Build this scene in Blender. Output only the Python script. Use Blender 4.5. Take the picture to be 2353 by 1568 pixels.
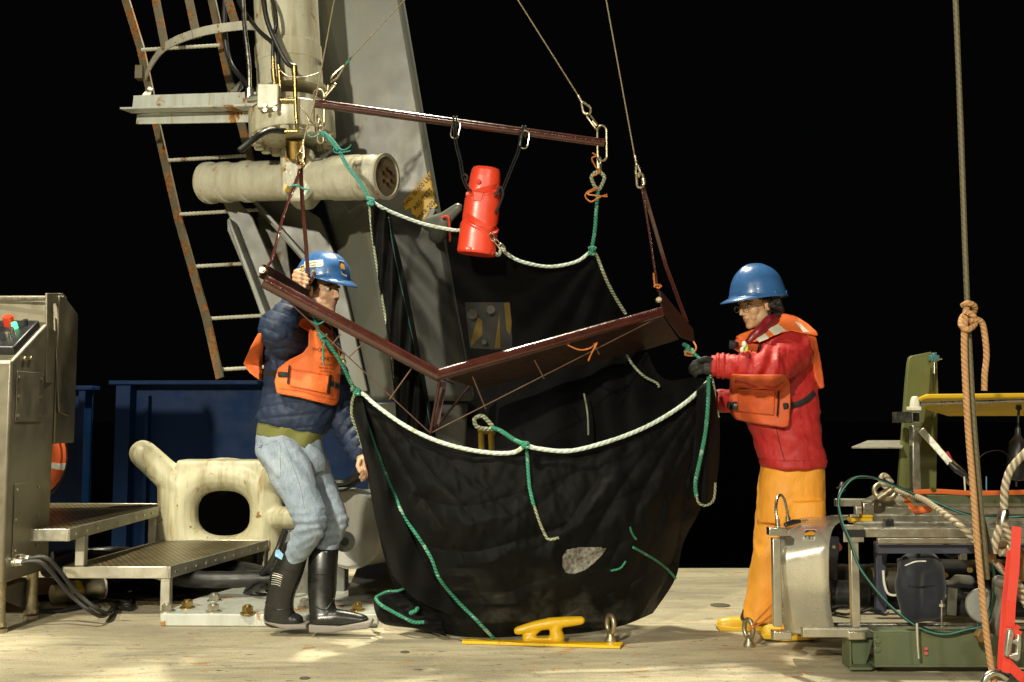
import bpy, bmesh, math, random
from mathutils import Vector as V, Matrix, Quaternion, noise
random.seed(7)
for o in list(bpy.data.objects): bpy.data.objects.remove(o)
sc = bpy.context.scene
# ------------------------------------------------------------------ camera
CAMZ = 1.04; PITCH = math.atan(176/2288); F = 2288.0
cam = bpy.data.cameras.new('Camera'); cam.lens = 35.0; cam.sensor_width = 36.0; cam.clip_start = .05; cam.clip_end = 2000
co = bpy.data.objects.new('Camera', cam); co.location = (0, 0, CAMZ); co.rotation_euler = (math.pi/2+PITCH, 0, 0)
sc.collection.objects.link(co); sc.camera = co
# ------------------------------------------------------------------ world: night at sea
w = bpy.data.worlds.new('World'); sc.world = w; w.use_nodes = True
bgn = w.node_tree.nodes['Background']; bgn.inputs[0].default_value = (.9, 1.0, .95, 1); bgn.inputs[1].default_value = .0012
# ------------------------------------------------------------------ deck floodlights high on the ship
def flood(name, loc, aim, power, col, radius=.12, cone=110):
    l = bpy.data.lights.new(name, 'SPOT'); l.energy = power; l.color = col; l.shadow_soft_size = radius
    l.spot_size = math.radians(cone); l.spot_blend = .5
    o = bpy.data.objects.new(name, l); o.location = loc
    o.rotation_euler = (V(aim)-V(loc)).to_track_quat('-Z', 'Y').to_euler(); sc.collection.objects.link(o)
flood('floodlight_astern', (-.3, 7.4, 8.3), (0, 4.4, 0), 4100, (1, .93, .70), .18, 90)
flood('floodlight_port', (-3.2, -4.6, 4.5), (0, 5, .9), 4000, (1, .92, .71), .14, 80)
flood('floodlight_bridge', (1.8, -6.0, 6.4), (.6, 5, 1.0), 1100, (1, .93, .76), .35, 70)
flood('floodlight_side', (-3.4, 1.6, 6.4), (-2.1, 4.3, 0), 2200, (1, .92, .70), .15, 50)
sc.view_settings.view_transform = 'Standard'; sc.view_settings.look = 'None'
sc.view_settings.exposure = 0.0; sc.view_settings.gamma = 1.0
sc.render.engine = 'CYCLES'
sc.cycles.transparent_max_bounces = 16

# ------------------------------------------------------------------ helpers
CT, ST = math.cos(PITCH), math.sin(PITCH)
def W(x, y, Y):
    u = (784-y)/F; t = (x-1176.5)/F
    k = Y/(CT-u*ST)
    return V((t*k, Y, CAMZ+k*(ST+u*CT)))
def G(x, y, z=0.0):
    u = (784-y)/F; k = (z-CAMZ)/(ST+u*CT)
    return V(((x-1176.5)/F*k, k*(CT-u*ST), z))
def P(l): return [W(*p) for p in l]
def smooth(pts, n=6, closed=False):
    pts = [V(p) for p in pts]; N = len(pts); out = []
    if N < 3 and not closed: return pts
    R = N if closed else N-1
    for i in range(R):
        if closed: a, b, c, d = pts[i-1], pts[i], pts[(i+1) % N], pts[(i+2) % N]
        else: a, b, c, d = pts[max(i-1, 0)], pts[i], pts[i+1], pts[min(i+2, N-1)]
        for k in range(n):
            t = k/n
            out.append(.5*((2*b)+(c-a)*t+(2*a-5*b+4*c-d)*t*t+(3*b-a-3*c+d)*t**3))
    if not closed: out.append(pts[-1])
    return out
def B(): return bmesh.new()
def cr(a, b, c, d, t): return .5*((2*b)+(c-a)*t+(2*a-5*b+4*c-d)*t*t+(3*b-a-3*c+d)*t**3)
def frame(d):
    d = d.normalized(); u = V((0, 0, 1)) if abs(d.z) < .9 else V((1, 0, 0))
    s = d.cross(u).normalized(); return s, s.cross(d).normalized()
def tube(bm, pts, r, seg=8, closed=False, caps=True, flat=1.0, n0=None):
    pts = [V(p) for p in pts]; N = len(pts)
    uvl = bm.loops.layers.uv.verify()
    rr = r if isinstance(r, (list, tuple)) else [r]*N
    if len(rr) != N: rr = [rr[0]+(rr[-1]-rr[0])*i/(N-1) for i in range(N)]
    rings = []; L = [0]; prev = None
    for i in range(N):
        if closed: d = pts[(i+1) % N]-pts[i-1]
        else: d = pts[min(i+1, N-1)]-pts[max(i-1, 0)]
        if d.length < 1e-9: d = V((0, 0, 1))
        d.normalize()
        if prev is None:
            s = V(n0) if n0 is not None else frame(d)[0]
        else: s = prev
        s = (s-d*s.dot(d))
        s = s.normalized() if s.length > 1e-6 else frame(d)[0]
        prev = s; t = d.cross(s)
        rings.append([bm.verts.new(pts[i]+(s*math.cos(2*math.pi*k/seg)+t*math.sin(2*math.pi*k/seg)*flat)*rr[i]) for k in range(seg)])
        if i: L.append(L[-1]+(pts[i]-pts[i-1]).length)
    for i in range(N if closed else N-1):
        j = (i+1) % N
        for k in range(seg):
            m = (k+1) % seg
            f = bm.faces.new((rings[i][k], rings[j][k], rings[j][m], rings[i][m])); f.smooth = True
            l0 = L[i]; l1 = L[j] if j else L[i]+(pts[0]-pts[i]).length
            for lp, uv in zip(f.loops, ((l0, k/seg), (l1, k/seg), (l1, (k+1)/seg), (l0, (k+1)/seg))): lp[uvl].uv = uv
    if caps and not closed:
        bm.faces.new(rings[0]); bm.faces.new(list(reversed(rings[-1])))
def cyl(bm, a, b, r, r2=None, seg=20): tube(bm, [a, b], [r, r if r2 is None else r2], seg)
def lathe(bm, a, d, prof, seg=28):
    """profile of (distance along d, radius)"""
    a = V(a); d = V(d).normalized(); s, t = frame(d); rings = []
    for (h, r) in prof:
        c = a+d*h
        rings.append([bm.verts.new(c+(s*math.cos(2*math.pi*k/seg)+t*math.sin(2*math.pi*k/seg))*max(r, 1e-4)) for k in range(seg)])
    for i in range(len(rings)-1):
        for k in range(seg):
            m = (k+1) % seg
            f = bm.faces.new((rings[i][k], rings[i+1][k], rings[i+1][m], rings[i][m])); f.smooth = True
    bm.faces.new(rings[0]); bm.faces.new(list(reversed(rings[-1])))
def box(bm, c, s, ax=None):
    c = V(c); X, Y, Z = ax if ax else (V((1, 0, 0)), V((0, 1, 0)), V((0, 0, 1)))
    v = [bm.verts.new(c+X*(s[0]/2*i)+Y*(s[1]/2*j)+Z*(s[2]/2*k)) for k in (-1, 1) for j in (-1, 1) for i in (-1, 1)]
    for q in ((0, 2, 3, 1), (4, 5, 7, 6), (0, 1, 5, 4), (2, 6, 7, 3), (0, 4, 6, 2), (1, 3, 7, 5)): bm.faces.new([v[i] for i in q])
def beam(bm, a, b, wd, ht, up=(0, 0, 1)):
    a, b = V(a), V(b); d = (b-a).normalized(); u = V(up); s = d.cross(u).normalized(); u = s.cross(d)
    box(bm, (a+b)/2, ((b-a).length, wd, ht), (d, s, u))
def prism(bm, pts, ext):
    pts = [V(p) for p in pts]; e = V(ext); a = [bm.verts.new(p) for p in pts]; b = [bm.verts.new(p+e) for p in pts]; n = len(pts)
    bm.faces.new(a); bm.faces.new(list(reversed(b)))
    for i in range(n): j = (i+1) % n; bm.faces.new((a[i], b[i], b[j], a[j]))
def ball(bm, c, r, sx=1, sy=1, sz=1, M=None, sub=2):
    m = Matrix.Translation(V(c)) @ (M.to_4x4() if M else Matrix.Identity(4)) @ Matrix.Diagonal((r*sx, r*sy, r*sz, 1))
    bmesh.ops.create_icosphere(bm, subdivisions=sub, radius=1, matrix=m)
def nut(bm, p, d, r, h): cyl(bm, V(p), V(p)+V(d).normalized()*h, r, seg=6)
def hexbolt(bm, p, r=.022, h=.018):
    cyl(bm, V(p), V(p)+V((0, 0, h*.25)), r*1.35, seg=16); nut(bm, V(p)+V((0, 0, h*.25)), (0, 0, 1), r, h)
    cyl(bm, V(p)+V((0, 0, h*1.2)), V(p)+V((0, 0, h*1.5)), r*.6, seg=10)
def limb(bm, pts, rr, seg=12, sub=1):
    for i in range(len(pts)):
        ball(bm, pts[i], rr[i], sub=2)
        if i: tube(bm, [pts[i-1], pts[i]], [rr[i-1], rr[i]], seg)
def link(bm, a, b, wd, r, side=None, seg=6):
    """stadium chain link from a to b"""
    a, b = V(a), V(b); d = (b-a).normalized(); s = V(side) if side is not None else frame(d)[0]
    s = (s-d*s.dot(d)).normalized(); h = wd/2; pts = []
    for k in range(7): t = -math.pi/2+math.pi*k/6; pts.append(b-d*h+s*h*math.sin(t)*1+d*h*math.cos(t))
    for k in range(7): t = math.pi/2-math.pi*k/6; pts.append(a+d*h+s*h*math.sin(t)-d*h*math.cos(t))
    tube(bm, pts, r, seg, closed=True)
def teardrop(bm, tip, d, ln, wd, r, side):
    d = V(d).normalized(); s = V(side); s = (s-d*s.dot(d)).normalized(); tip = V(tip)
    pts = [tip, tip+d*ln*.4+s*wd*.38, tip+d*ln*.75+s*wd*.5, tip+d*ln, tip+d*ln*.75-s*wd*.5, tip+d*ln*.4-s*wd*.38]
    tube(bm, smooth(pts, 4, True), r, 6, closed=True)

def rotpt(p): return p
ROOTS = {}
def origin(o):
    l = V((0, 0, 0))
    while o is not None: l += o.location; o = o.parent
    return l
def mk(name, bm, m, parent=None, label=None, bevel=0, shade=None, solid=0):
    if isinstance(bm, bmesh.types.BMesh):
        if not shade == 'keep': bmesh.ops.recalc_face_normals(bm, faces=bm.faces)
        me = bpy.data.meshes.new(name); bm.to_mesh(me); bm.free()
        if shade != 'keep': me.set_sharp_from_angle(angle=math.radians(38))
    else: me = bm; me.name = name
    o = bpy.data.objects.new(name, me)
    if parent is None:
        xs = [v.co for v in me.vertices]; lo = [min(c[i] for c in xs) for i in range(3)]; hi = [max(c[i] for c in xs) for i in range(3)]
        base = V(((lo[0]+hi[0])/2, (lo[1]+hi[1])/2, lo[2])); o.location = base
    else: base = origin(parent); o.parent = parent
    me.transform(Matrix.Translation(-base))
    for mm in (m if isinstance(m, (list, tuple)) else [m]): me.materials.append(mm)
    sc.collection.objects.link(o)
    if label: o['label'] = label
    if solid:
        s = o.modifiers.new('Solid', 'SOLIDIFY'); s.thickness = solid; s.offset = 0
    if bevel:
        b = o.modifiers.new('Bevel', 'BEVEL'); b.width = bevel; b.segments = 2; b.limit_method = 'ANGLE'; b.angle_limit = math.radians(40)
    return o
def tag(o, label, cat, group=None, kind=None):
    if label: o['label'] = label
    if cat: o['category'] = cat
    if group: o['group'] = group
    if kind: o['kind'] = kind
    return o
def thing(name, loc, label, cat, group=None):
    o = bpy.data.objects.new(name, None); o.empty_display_size = .1; o.location = V(loc); sc.collection.objects.link(o)
    return tag(o, label, cat, group)
def copy_tree(o, parent=None):
    c = o.copy(); sc.collection.objects.link(c); c.parent = parent
    for ch in list(o.children): copy_tree(ch, c)
    return c
def fuse(bm, voxel=.006, it=3, fac=.5):
    me = bpy.data.meshes.new('tmp'); bmesh.ops.recalc_face_normals(bm, faces=bm.faces); bm.to_mesh(me); bm.free()
    o = bpy.data.objects.new('tmp', me); sc.collection.objects.link(o)
    r = o.modifiers.new('r', 'REMESH'); r.mode = 'VOXEL'; r.voxel_size = voxel; r.use_smooth_shade = True
    if it: s = o.modifiers.new('s', 'SMOOTH'); s.iterations = it; s.factor = fac
    dg = bpy.context.evaluated_depsgraph_get(); dg.update()
    me2 = bpy.data.meshes.new_from_object(o.evaluated_get(dg)); bpy.data.objects.remove(o); bpy.data.meshes.remove(me)
    for p in me2.polygons: p.use_smooth = True
    return me2
def displace(me, fn):
    n = [v.normal.copy() for v in me.vertices]
    for v, k in zip(me.vertices, n): v.co = v.co + k*fn(v.co, k)
    return me
def nz(p, s, off=0): return noise.noise(V((p[0]*s+off, p[1]*s+off*1.7, p[2]*s-off)))
def text_bm(bm, body, origin_, X, Y, size, off=.0, align='CENTER', mi=0):
    cu = bpy.data.curves.new('t', 'FONT'); cu.body = body; cu.size = 1; cu.align_x = align; cu.resolution_u = 3
    o = bpy.data.objects.new('t', cu); sc.collection.objects.link(o); dg = bpy.context.evaluated_depsgraph_get(); dg.update()
    me = bpy.data.meshes.new_from_object(o.evaluated_get(dg)); bpy.data.objects.remove(o); bpy.data.curves.remove(cu)
    X = V(X).normalized(); Y = V(Y).normalized(); N = X.cross(Y)
    vs = [bm.verts.new(V(origin_)+X*v.co.x*size+Y*v.co.y*size+N*off) for v in me.vertices]
    for p in me.polygons:
        try: f = bm.faces.new([vs[i] for i in p.vertices]); f.material_index = mi
        except ValueError: pass
    bpy.data.meshes.remove(me)

from mathutils.bvhtree import BVHTree
def px(v):
    d = V(v)-V((0, 0, CAMZ)); dep = d.y*CT+d.z*ST
    return 1176.5+F*d.x/dep, 784-F*(-d.y*ST+d.z*CT)/dep
CAM = V((0, 0, CAMZ))
def bvh_of(*mes):
    bm = B()
    for me in mes:
        if isinstance(me, bpy.types.Object):
            t = me.data.copy(); t.transform(Matrix.Translation(origin(me))); bm.from_mesh(t); bpy.data.meshes.remove(t)
        else: bm.from_mesh(me)
    t = BVHTree.FromBMesh(bm); bm.free(); return t
def surfY(bv, x, y, default, rad=10):
    s = n = 0
    for dx, dy in ((0, 0), (rad, 0), (-rad, 0), (0, rad), (0, -rad)):
        h = bv.ray_cast(CAM, (W(x+dx, y+dy, 3)-CAM).normalized())
        if h[0] is not None: s += h[0].y; n += 1
    return s/n if n else default
def hmap(bv, x0, y0, x1, y1, default, st=5, it=3):
    """smoothed map of the distance of the surface under a picture-plane rectangle"""
    nx, ny = int((x1-x0)/st)+3, int((y1-y0)/st)+3; g = {}
    for j in range(ny):
        for i in range(nx):
            h = bv.ray_cast(CAM, (W(x0+(i-1)*st, y0+(j-1)*st, 3)-CAM).normalized()); g[i, j] = h[0].y if h[0] is not None else None
    if all(v is None for v in g.values()): g = {k: default for k in g}
    for _ in range(60):
        miss = [k for k, v in g.items() if v is None]
        if not miss: break
        new = {}
        for (i, j) in miss:
            q = [g.get((i+a, j+b_)) for a in (-1, 0, 1) for b_ in (-1, 0, 1)]; q = [v for v in q if v is not None]
            if q: new[i, j] = sum(q)/len(q)
        g.update(new)
    for _ in range(it):
        n = {}
        for (i, j) in g:
            q = [g.get((i+a, j+b_)) for a in (-1, 0, 1) for b_ in (-1, 0, 1)]; q = [v for v in q if v is not None]; n[i, j] = sum(q)/len(q)
        g = n
    def f(x, y):
        u = min(max((x-x0)/st+1, 0), nx-1.001); v_ = min(max((y-y0)/st+1, 0), ny-1.001); i, j = int(u), int(v_); a, b_ = u-i, v_-j
        return (g[i, j]*(1-a)+g[i+1, j]*a)*(1-b_)+(g[i, j+1]*(1-a)+g[i+1, j+1]*a)*b_
    return f
def pad(poly, bv, thick, off, default, voxel=.007, it=4, rad=12, wr=0):
    """a padded panel with the given outline that lies on the surface below it"""
    Y0 = default; bm = B(); prism(bm, [W(x, y, Y0) for x, y in poly], (0, -thick, 0)); me = fuse(bm, voxel, it)
    xs = [p[0] for p in poly]; ys = [p[1] for p in poly]
    H = hmap(bv, min(xs), min(ys), max(xs), max(ys), default, 5 if rad > 4 else 3, 4 if rad > 8 else 2)
    for v in me.vertices:
        x, y = px(v.co); dY = v.co.y-Y0
        v.co = W(x, y, H(x, y)-off+dY+(wr*nz(v.co, 14) if wr else 0))
    me.update(); return me
def ptext(s, x, y, size, ang, bv, off, default, rad=8):
    bm = B(); text_bm(bm, s, (0, 0, 0), (1, 0, 0), (0, 1, 0), size); ca, sa = math.cos(ang), math.sin(ang)
    for v in bm.verts:
        qx = x+v.co.x*ca-v.co.y*sa*-1*-1; qx = x+v.co.x*ca-v.co.y*-sa*-1; qx = x+(v.co.x*ca-v.co.y*sa); qy = y-(v.co.x*sa+v.co.y*ca)
        v.co = W(qx, qy, surfY(bv, qx, qy, default, rad)-off)
    return bm
def pline(pts, bv, r, off, default, seg=6, flat=1.0):
    c = smooth([V((a, b_, 0)) for a, b_ in pts], 6); bm = B(); q = [W(p.x, p.y, surfY(bv, p.x, p.y, default, 4)-off) for p in c]; tube(bm, q, [r*(1+.12*nz(p_, 60)) for p_ in q], seg, flat=flat, n0=(0, 0, 1)); return bm
def loftpx(bm, rings, seg=28, e=2.3):
    R_ = []
    for (xl, yl, xr, yr, Yc, dp) in rings:
        a = W(xl, yl, Yc); c = W(xr, yr, Yc); m_ = (a+c)/2; h = (c-a)/2; R_.append((m_, h, dp))
    sm = []
    n = len(R_)
    for i in range(n-1):
        for k in range(4):
            t = k/4; g = lambda j: R_[min(max(j, 0), n-1)]
            sm.append(tuple(cr(g(i-1)[q], g(i)[q], g(i+1)[q], g(i+2)[q], t) for q in range(3)))
    sm.append(R_[-1]); vs = []
    for m_, h, dp in sm:
        vs.append([bm.verts.new(m_+h*math.copysign(abs(math.cos(q))**(2/e), math.cos(q))+V((0, dp, 0))*math.copysign(abs(math.sin(q))**(2/e), math.sin(q))) for q in [2*math.pi*k/seg for k in range(seg)]])
    for i in range(len(vs)-1):
        for k in range(seg): bm.faces.new((vs[i][k], vs[i+1][k], vs[i+1][(k+1) % seg], vs[i][(k+1) % seg]))
    bm.faces.new(vs[0]); bm.faces.new(list(reversed(vs[-1])))
def basis(f, up=(0, 0, 1)):
    f = V(f).normalized(); up = V(up); up = (up-f*up.dot(f)).normalized(); X = f.cross(up)
    return Matrix((X, f, up)).transposed()

# ------------------------------------------------------------------ materials
def nodes(name):
    m = bpy.data.materials.new(name); m.use_nodes = True; nt = m.node_tree
    return m, nt, nt.nodes['Principled BSDF']
def N(nt, t, **k):
    n = nt.nodes.new(t)
    for a, v in k.items(): setattr(n, a, v)
    return n
def ramp(nt, fac, stops):
    r = N(nt, 'ShaderNodeValToRGB'); el = r.color_ramp.elements
    while len(el) < len(stops): el.new(.5)
    for e, (p, c) in zip(el, stops): e.position = p; e.color = c if len(c) == 4 else (*c, 1)
    nt.links.new(fac, r.inputs[0]); return r.outputs[0]
def mixc(nt, f, a, b, mode='MIX'):
    m = N(nt, 'ShaderNodeMix', data_type='RGBA', blend_type=mode)
    for i, x in ((0, f), (6, a), (7, b)):
        if hasattr(x, 'default_value') or hasattr(x, 'is_linked'): nt.links.new(x, m.inputs[i])
        elif isinstance(x, (int, float)): m.inputs[i].default_value = x
        else: m.inputs[i].default_value = (*x, 1) if len(x) == 3 else x
    return m.outputs[2]
def noi(nt, vec, s, det=5, rough=.55, dist=0):
    n = N(nt, 'ShaderNodeTexNoise'); n.inputs['Scale'].default_value = s; n.inputs['Detail'].default_value = det
    n.inputs['Roughness'].default_value = rough; n.inputs['Distortion'].default_value = dist
    nt.links.new(vec, n.inputs['Vector']); return n.outputs[0]
def mapped(nt, vec, scale, rot=(0, 0, 0)):
    m = N(nt, 'ShaderNodeMapping'); m.inputs['Scale'].default_value = scale; m.inputs['Rotation'].default_value = rot
    nt.links.new(vec, m.inputs[0]); return m.outputs[0]
def bumpn(nt, h, bs, strength, dist=.002, prev=None):
    b = N(nt, 'ShaderNodeBump'); b.inputs['Strength'].default_value = strength; b.inputs['Distance'].default_value = dist
    nt.links.new(h, b.inputs['Height'])
    if prev is not None: nt.links.new(prev, b.inputs['Normal'])
    nt.links.new(b.outputs[0], bs.inputs['Normal']); return b.outputs[0]
def mat(name, c, rough=.5, metal=0, var=.2, vs=5, rust=0, rc=(.20, .075, .015), rs=6, drip=0, bump=.15, bs=90, bd=.002, grime=0, coat=0, spec=.5, sheen=0, aniso=None):
    m, nt, b = nodes(name); tc = N(nt, 'ShaderNodeTexCoord').outputs['Object']
    n1 = noi(nt, tc, vs, 6, .6)
    lo = tuple(x*(1-var) for x in c); hi = tuple(min(1, x*(1+var)) for x in c)
    col = ramp(nt, n1, [(.3, lo), (.7, hi)])
    R = None
    if grime:
        g = noi(nt, mapped(nt, tc, (7, 7, .8)), 2.2, 6, .6, .3)
        gf = ramp(nt, g, [(.45, (0, 0, 0)), (.7, (grime,)*3)])
        col = mixc(nt, gf, col, (.22, .17, .055))
    if rust:
        r1 = noi(nt, tc, rs, 8, .65, .4); e = .70-rust*.25
        rf = ramp(nt, r1, [(e, (0, 0, 0)), (e+.05, (1, 1, 1))])
        rcol = ramp(nt, noi(nt, tc, rs*5, 4), [(.3, tuple(x*.45 for x in rc)), (.7, tuple(x*1.5 for x in rc))])
        col = mixc(nt, rf, col, rcol); R = rf
    if drip:
        d = noi(nt, mapped(nt, tc, (9, 9, .7)), 2.5, 6, .6, .2); e = .68-drip*.2
        df = ramp(nt, d, [(e, (0, 0, 0)), (e+.12, (.75, .75, .75))])
        col = mixc(nt, df, col, (.30, .17, .03))
    nt.links.new(col, b.inputs['Base Color'])
    rr = ramp(nt, noi(nt, tc, vs*4, 4), [(.3, (rough*.8,)*3), (.7, (min(1, rough*1.2),)*3)])
    if R is not None: rr = mixc(nt, R, rr, (.85, .85, .85))
    nt.links.new(rr, b.inputs['Roughness']); b.inputs['Metallic'].default_value = metal
    if R is not None and metal:
        mm = N(nt, 'ShaderNodeMath', operation='SUBTRACT'); mm.inputs[0].default_value = metal; nt.links.new(R, mm.inputs[1]); mm.use_clamp = True
        nt.links.new(mm.outputs[0], b.inputs['Metallic'])
    b.inputs['Specular IOR Level'].default_value = spec
    if coat: b.inputs['Coat Weight'].default_value = coat; b.inputs['Coat Roughness'].default_value = .12
    if sheen: b.inputs['Sheen Weight'].default_value = sheen
    if bump:
        v = mapped(nt, tc, aniso) if aniso else tc
        bumpn(nt, noi(nt, v, bs, 4), b, bump, bd)
    return m
def ropemat(name, c1, c2, freq=60, rough=.75, c3=None, bump=1.0):
    """twisted / braided rope from the tube's length-wise coordinates"""
    m, nt, b = nodes(name); uv = N(nt, 'ShaderNodeTexCoord').outputs['UV']
    sx = N(nt, 'ShaderNodeSeparateXYZ'); nt.links.new(uv, sx.inputs[0])
    a = N(nt, 'ShaderNodeMath', operation='MULTIPLY_ADD'); nt.links.new(sx.outputs[0], a.inputs[0]); a.inputs[1].default_value = freq
    v2 = N(nt, 'ShaderNodeMath', operation='MULTIPLY'); nt.links.new(sx.outputs[1], v2.inputs[0]); v2.inputs[1].default_value = 2
    nt.links.new(v2.outputs[0], a.inputs[2])
    s = N(nt, 'ShaderNodeMath', operation='MULTIPLY'); nt.links.new(a.outputs[0], s.inputs[0]); s.inputs[1].default_value = math.pi*2
    s2 = N(nt, 'ShaderNodeMath', operation='SINE'); nt.links.new(s.outputs[0], s2.inputs[0])
    h = N(nt, 'ShaderNodeMapRange'); nt.links.new(s2.outputs[0], h.inputs[0]); h.inputs[1].default_value = -1
    col = ramp(nt, h.outputs[0], [(.1, c2), (.55, c1)])
    if c3:
        n = noi(nt, mapped(nt, uv, (1, .05, 1)), 14, 3); f = ramp(nt, n, [(.56, (0, 0, 0)), (.62, (1, 1, 1))]); col = mixc(nt, f, col, c3)
    tc = N(nt, 'ShaderNodeTexCoord').outputs['Object']
    col = mixc(nt, .35, col, ramp(nt, noi(nt, tc, 40, 3), [(.3, tuple(x*.5 for x in c1)), (.7, c1)]))
    nt.links.new(col, b.inputs['Base Color']); b.inputs['Roughness'].default_value = rough
    bumpn(nt, h.outputs[0], b, bump, .003); return m
# ================================================================== MATERIALS
M = {}
M['grey'] = mat('grey_marine_paint', (.125, .134, .120), .42, var=.12, vs=1.5, rust=.12, rs=9, drip=.1, grime=.25, bump=.25, bs=160)
M['greyd'] = mat('grey_paint_worn', (.10, .10, .085), .5, var=.2, rust=.3, rs=7, grime=.4, bump=.3)
M['cream'] = mat('cream_grey_paint', (.50, .49, .38), .30, var=.12, vs=3, rust=.3, rs=8, drip=.45, grime=.6, bump=.3, bs=120, rc=(.30, .15, .02))
M['pin'] = mat('glossy_cream_paint', (.50, .49, .39), .22, var=.08, vs=4, rust=.28, rs=11, drip=.15, grime=.35, bump=.5, bs=45, bd=.004, rc=(.33, .17, .02))
M['chock'] = mat('yellowed_cream_paint', (.56, .54, .37), .42, var=.14, vs=3, rust=.34, rs=12, drip=.5, grime=.6, bump=.2, rc=(.26, .11, .01))
M['ladder'] = mat('rusty_ladder_paint', (.12, .10, .06), .6, var=.3, rust=.75, rs=9, drip=.2, rc=(.20, .085, .02), bump=.4)
M['rung'] = mat('rung_paint', (.42, .41, .33), .5, var=.2, rust=.4, rs=14, bump=.3)
M['beam'] = mat('bracket_paint', (.50, .53, .49), .38, var=.1, rust=.5, rs=6, drip=.4, grime=.3, rc=(.30, .13, .015))
M['steel'] = mat('stainless_brushed', (.24, .22, .165), .46, .85, var=.1, vs=3, bump=.12, bs=220, bd=.0008, aniso=(1, 1, .05), grime=.15)
M['steelb'] = mat('stainless_bright', (.66, .64, .56), .28, 1, var=.1, vs=8, bump=.1, bs=150, bd=.0008, aniso=(.1, 1, 1))
M['alu'] = mat('aluminium_bar', (.62, .61, .54), .36, 1, var=.12, vs=10, bump=.12, bs=120, bd=.001, grime=.2)
M['alud'] = mat('weld_grey_aluminium', (.46, .45, .38), .5, .7, var=.25, vs=9, bump=.3, bs=60, grime=.3)
M['black'] = mat('black_rubber', (.016, .016, .016), .42, var=.3, bump=.2, bs=60)
M['blackm'] = mat('black_plastic', (.02, .021, .023), .35, var=.2, bump=.1)
M['brass'] = mat('brass_fitting', (.46, .33, .12), .3, 1, var=.25, vs=20, rust=.2, rs=20)
M['galv'] = mat('galvanised_shackle', (.42, .37, .25), .4, .85, var=.3, vs=20, rust=.35, rs=22, bump=.3)
M['blue'] = mat('blue_bulwark_paint', (.0010, .017, .070), .6, var=.15, vs=2, bump=.15, spec=.2)
M['orange'] = mat('orange_lifebuoy', (.72, .12, .03), .5, var=.08)
M['white'] = mat('white_tape', (.75, .75, .7), .5, var=.05)
M['yellow'] = mat('yellow_paint', (.72, .44, .012), .38, var=.12, rust=.3, rs=13, rc=(.06, .03, .012), bump=.3)
M['yellowc'] = mat('yellow_clean', (.66, .42, .02), .4, var=.08)
M['yband'] = mat('stencil_yellow', (.50, .30, .015), .5, var=.15, rust=.15, rs=30)
M['ink'] = mat('black_ink', (.012, .011, .01), .6, var=.1, bump=0)
M['maroon'] = mat('dark_red_primer', (.055, .015, .011), .20, var=.3, vs=9, rust=.12, rs=30, rc=(.2, .12, .08), bump=.5, bs=80, bd=.003, coat=.7)
M['float'] = mat('red_float_plastic', (.72, .055, .022), .33, var=.06, bump=.1, bs=30)
M['green_st'] = mat('olive_green_paint', (.095, .12, .065), .45, var=.1, vs=3, bump=.15, grime=.2)
M['fin'] = mat('olive_fin', (.115, .135, .04), .5, var=.1, vs=3, bump=.15, grime=.3)
M['red_web'] = mat('red_webbing', (.75, .055, .03), .6, var=.1, bump=.5, bs=300)
M['or_web'] = mat('orange_webbing', (.70, .15, .03), .6, var=.1, bump=.5, bs=300)
M['navy'] = mat('navy_cover_fabric', (.014, .017, .026), .8, var=.2, bump=.5, bs=90, sheen=.2)
M['darkbar'] = mat('slate_bar', (.05, .055, .085), .5, var=.1)
M['capm'] = mat('oily_brown_cap', (.17, .14, .09), .3, .2, var=.4, rust=.3, rs=20)
M['plate'] = mat('dark_red_plate', (.040, .014, .010), .55, var=.3, vs=9, spec=.25, rust=.1, rs=30, bump=.4)
M['drum'] = mat('clean_grey_drum', (.40, .40, .37), .45, var=.08, vs=2, bump=.2, grime=.2)
M['wire'] = ropemat('wire_rope', (.50, .42, .26), (.14, .11, .06), 130, .45)
M['rustwire'] = mat('thin_rusty_rod', (.13, .075, .05), .5, .3, bump=0)
M['wireb'] = ropemat('heavy_wire_rope', (.55, .47, .33), (.10, .075, .04), 34, .42, bump=1.5)
M['tan'] = ropemat('tan_braided_rope', (.56, .31, .14), (.38, .20, .085), 52, .85, bump=.7)
M['rgreen'] = ropemat('green_rope', (.03, .26, .15), (.012, .10, .07), 60, .7, c3=(.35, .50, .40))
M['rteal'] = ropemat('teal_twine', (.08, .40, .33), (.04, .2, .17), 120, .7)
M['rwhite'] = ropemat('pale_head_rope', (.66, .78, .72), (.42, .49, .42), 34, .8, c3=(.33, .34, .15), bump=.7)
M['rfray'] = ropemat('olive_laced_rope', (.34, .38, .24), (.05, .06, .03), 55, .85, c3=(.55, .62, .55))
M['tthr'] = ropemat('dull_teal_thread', (.02, .11, .09), (.005, .03, .025), 60, .8)
M['rorange'] = ropemat('orange_twine', (.80, .25, .05), (.5, .14, .03), 150, .7)
M['olivew'] = ropemat('dark_tow_wire', (.13, .11, .055), (.09, .078, .04), 40, .6, bump=.2)

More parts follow.
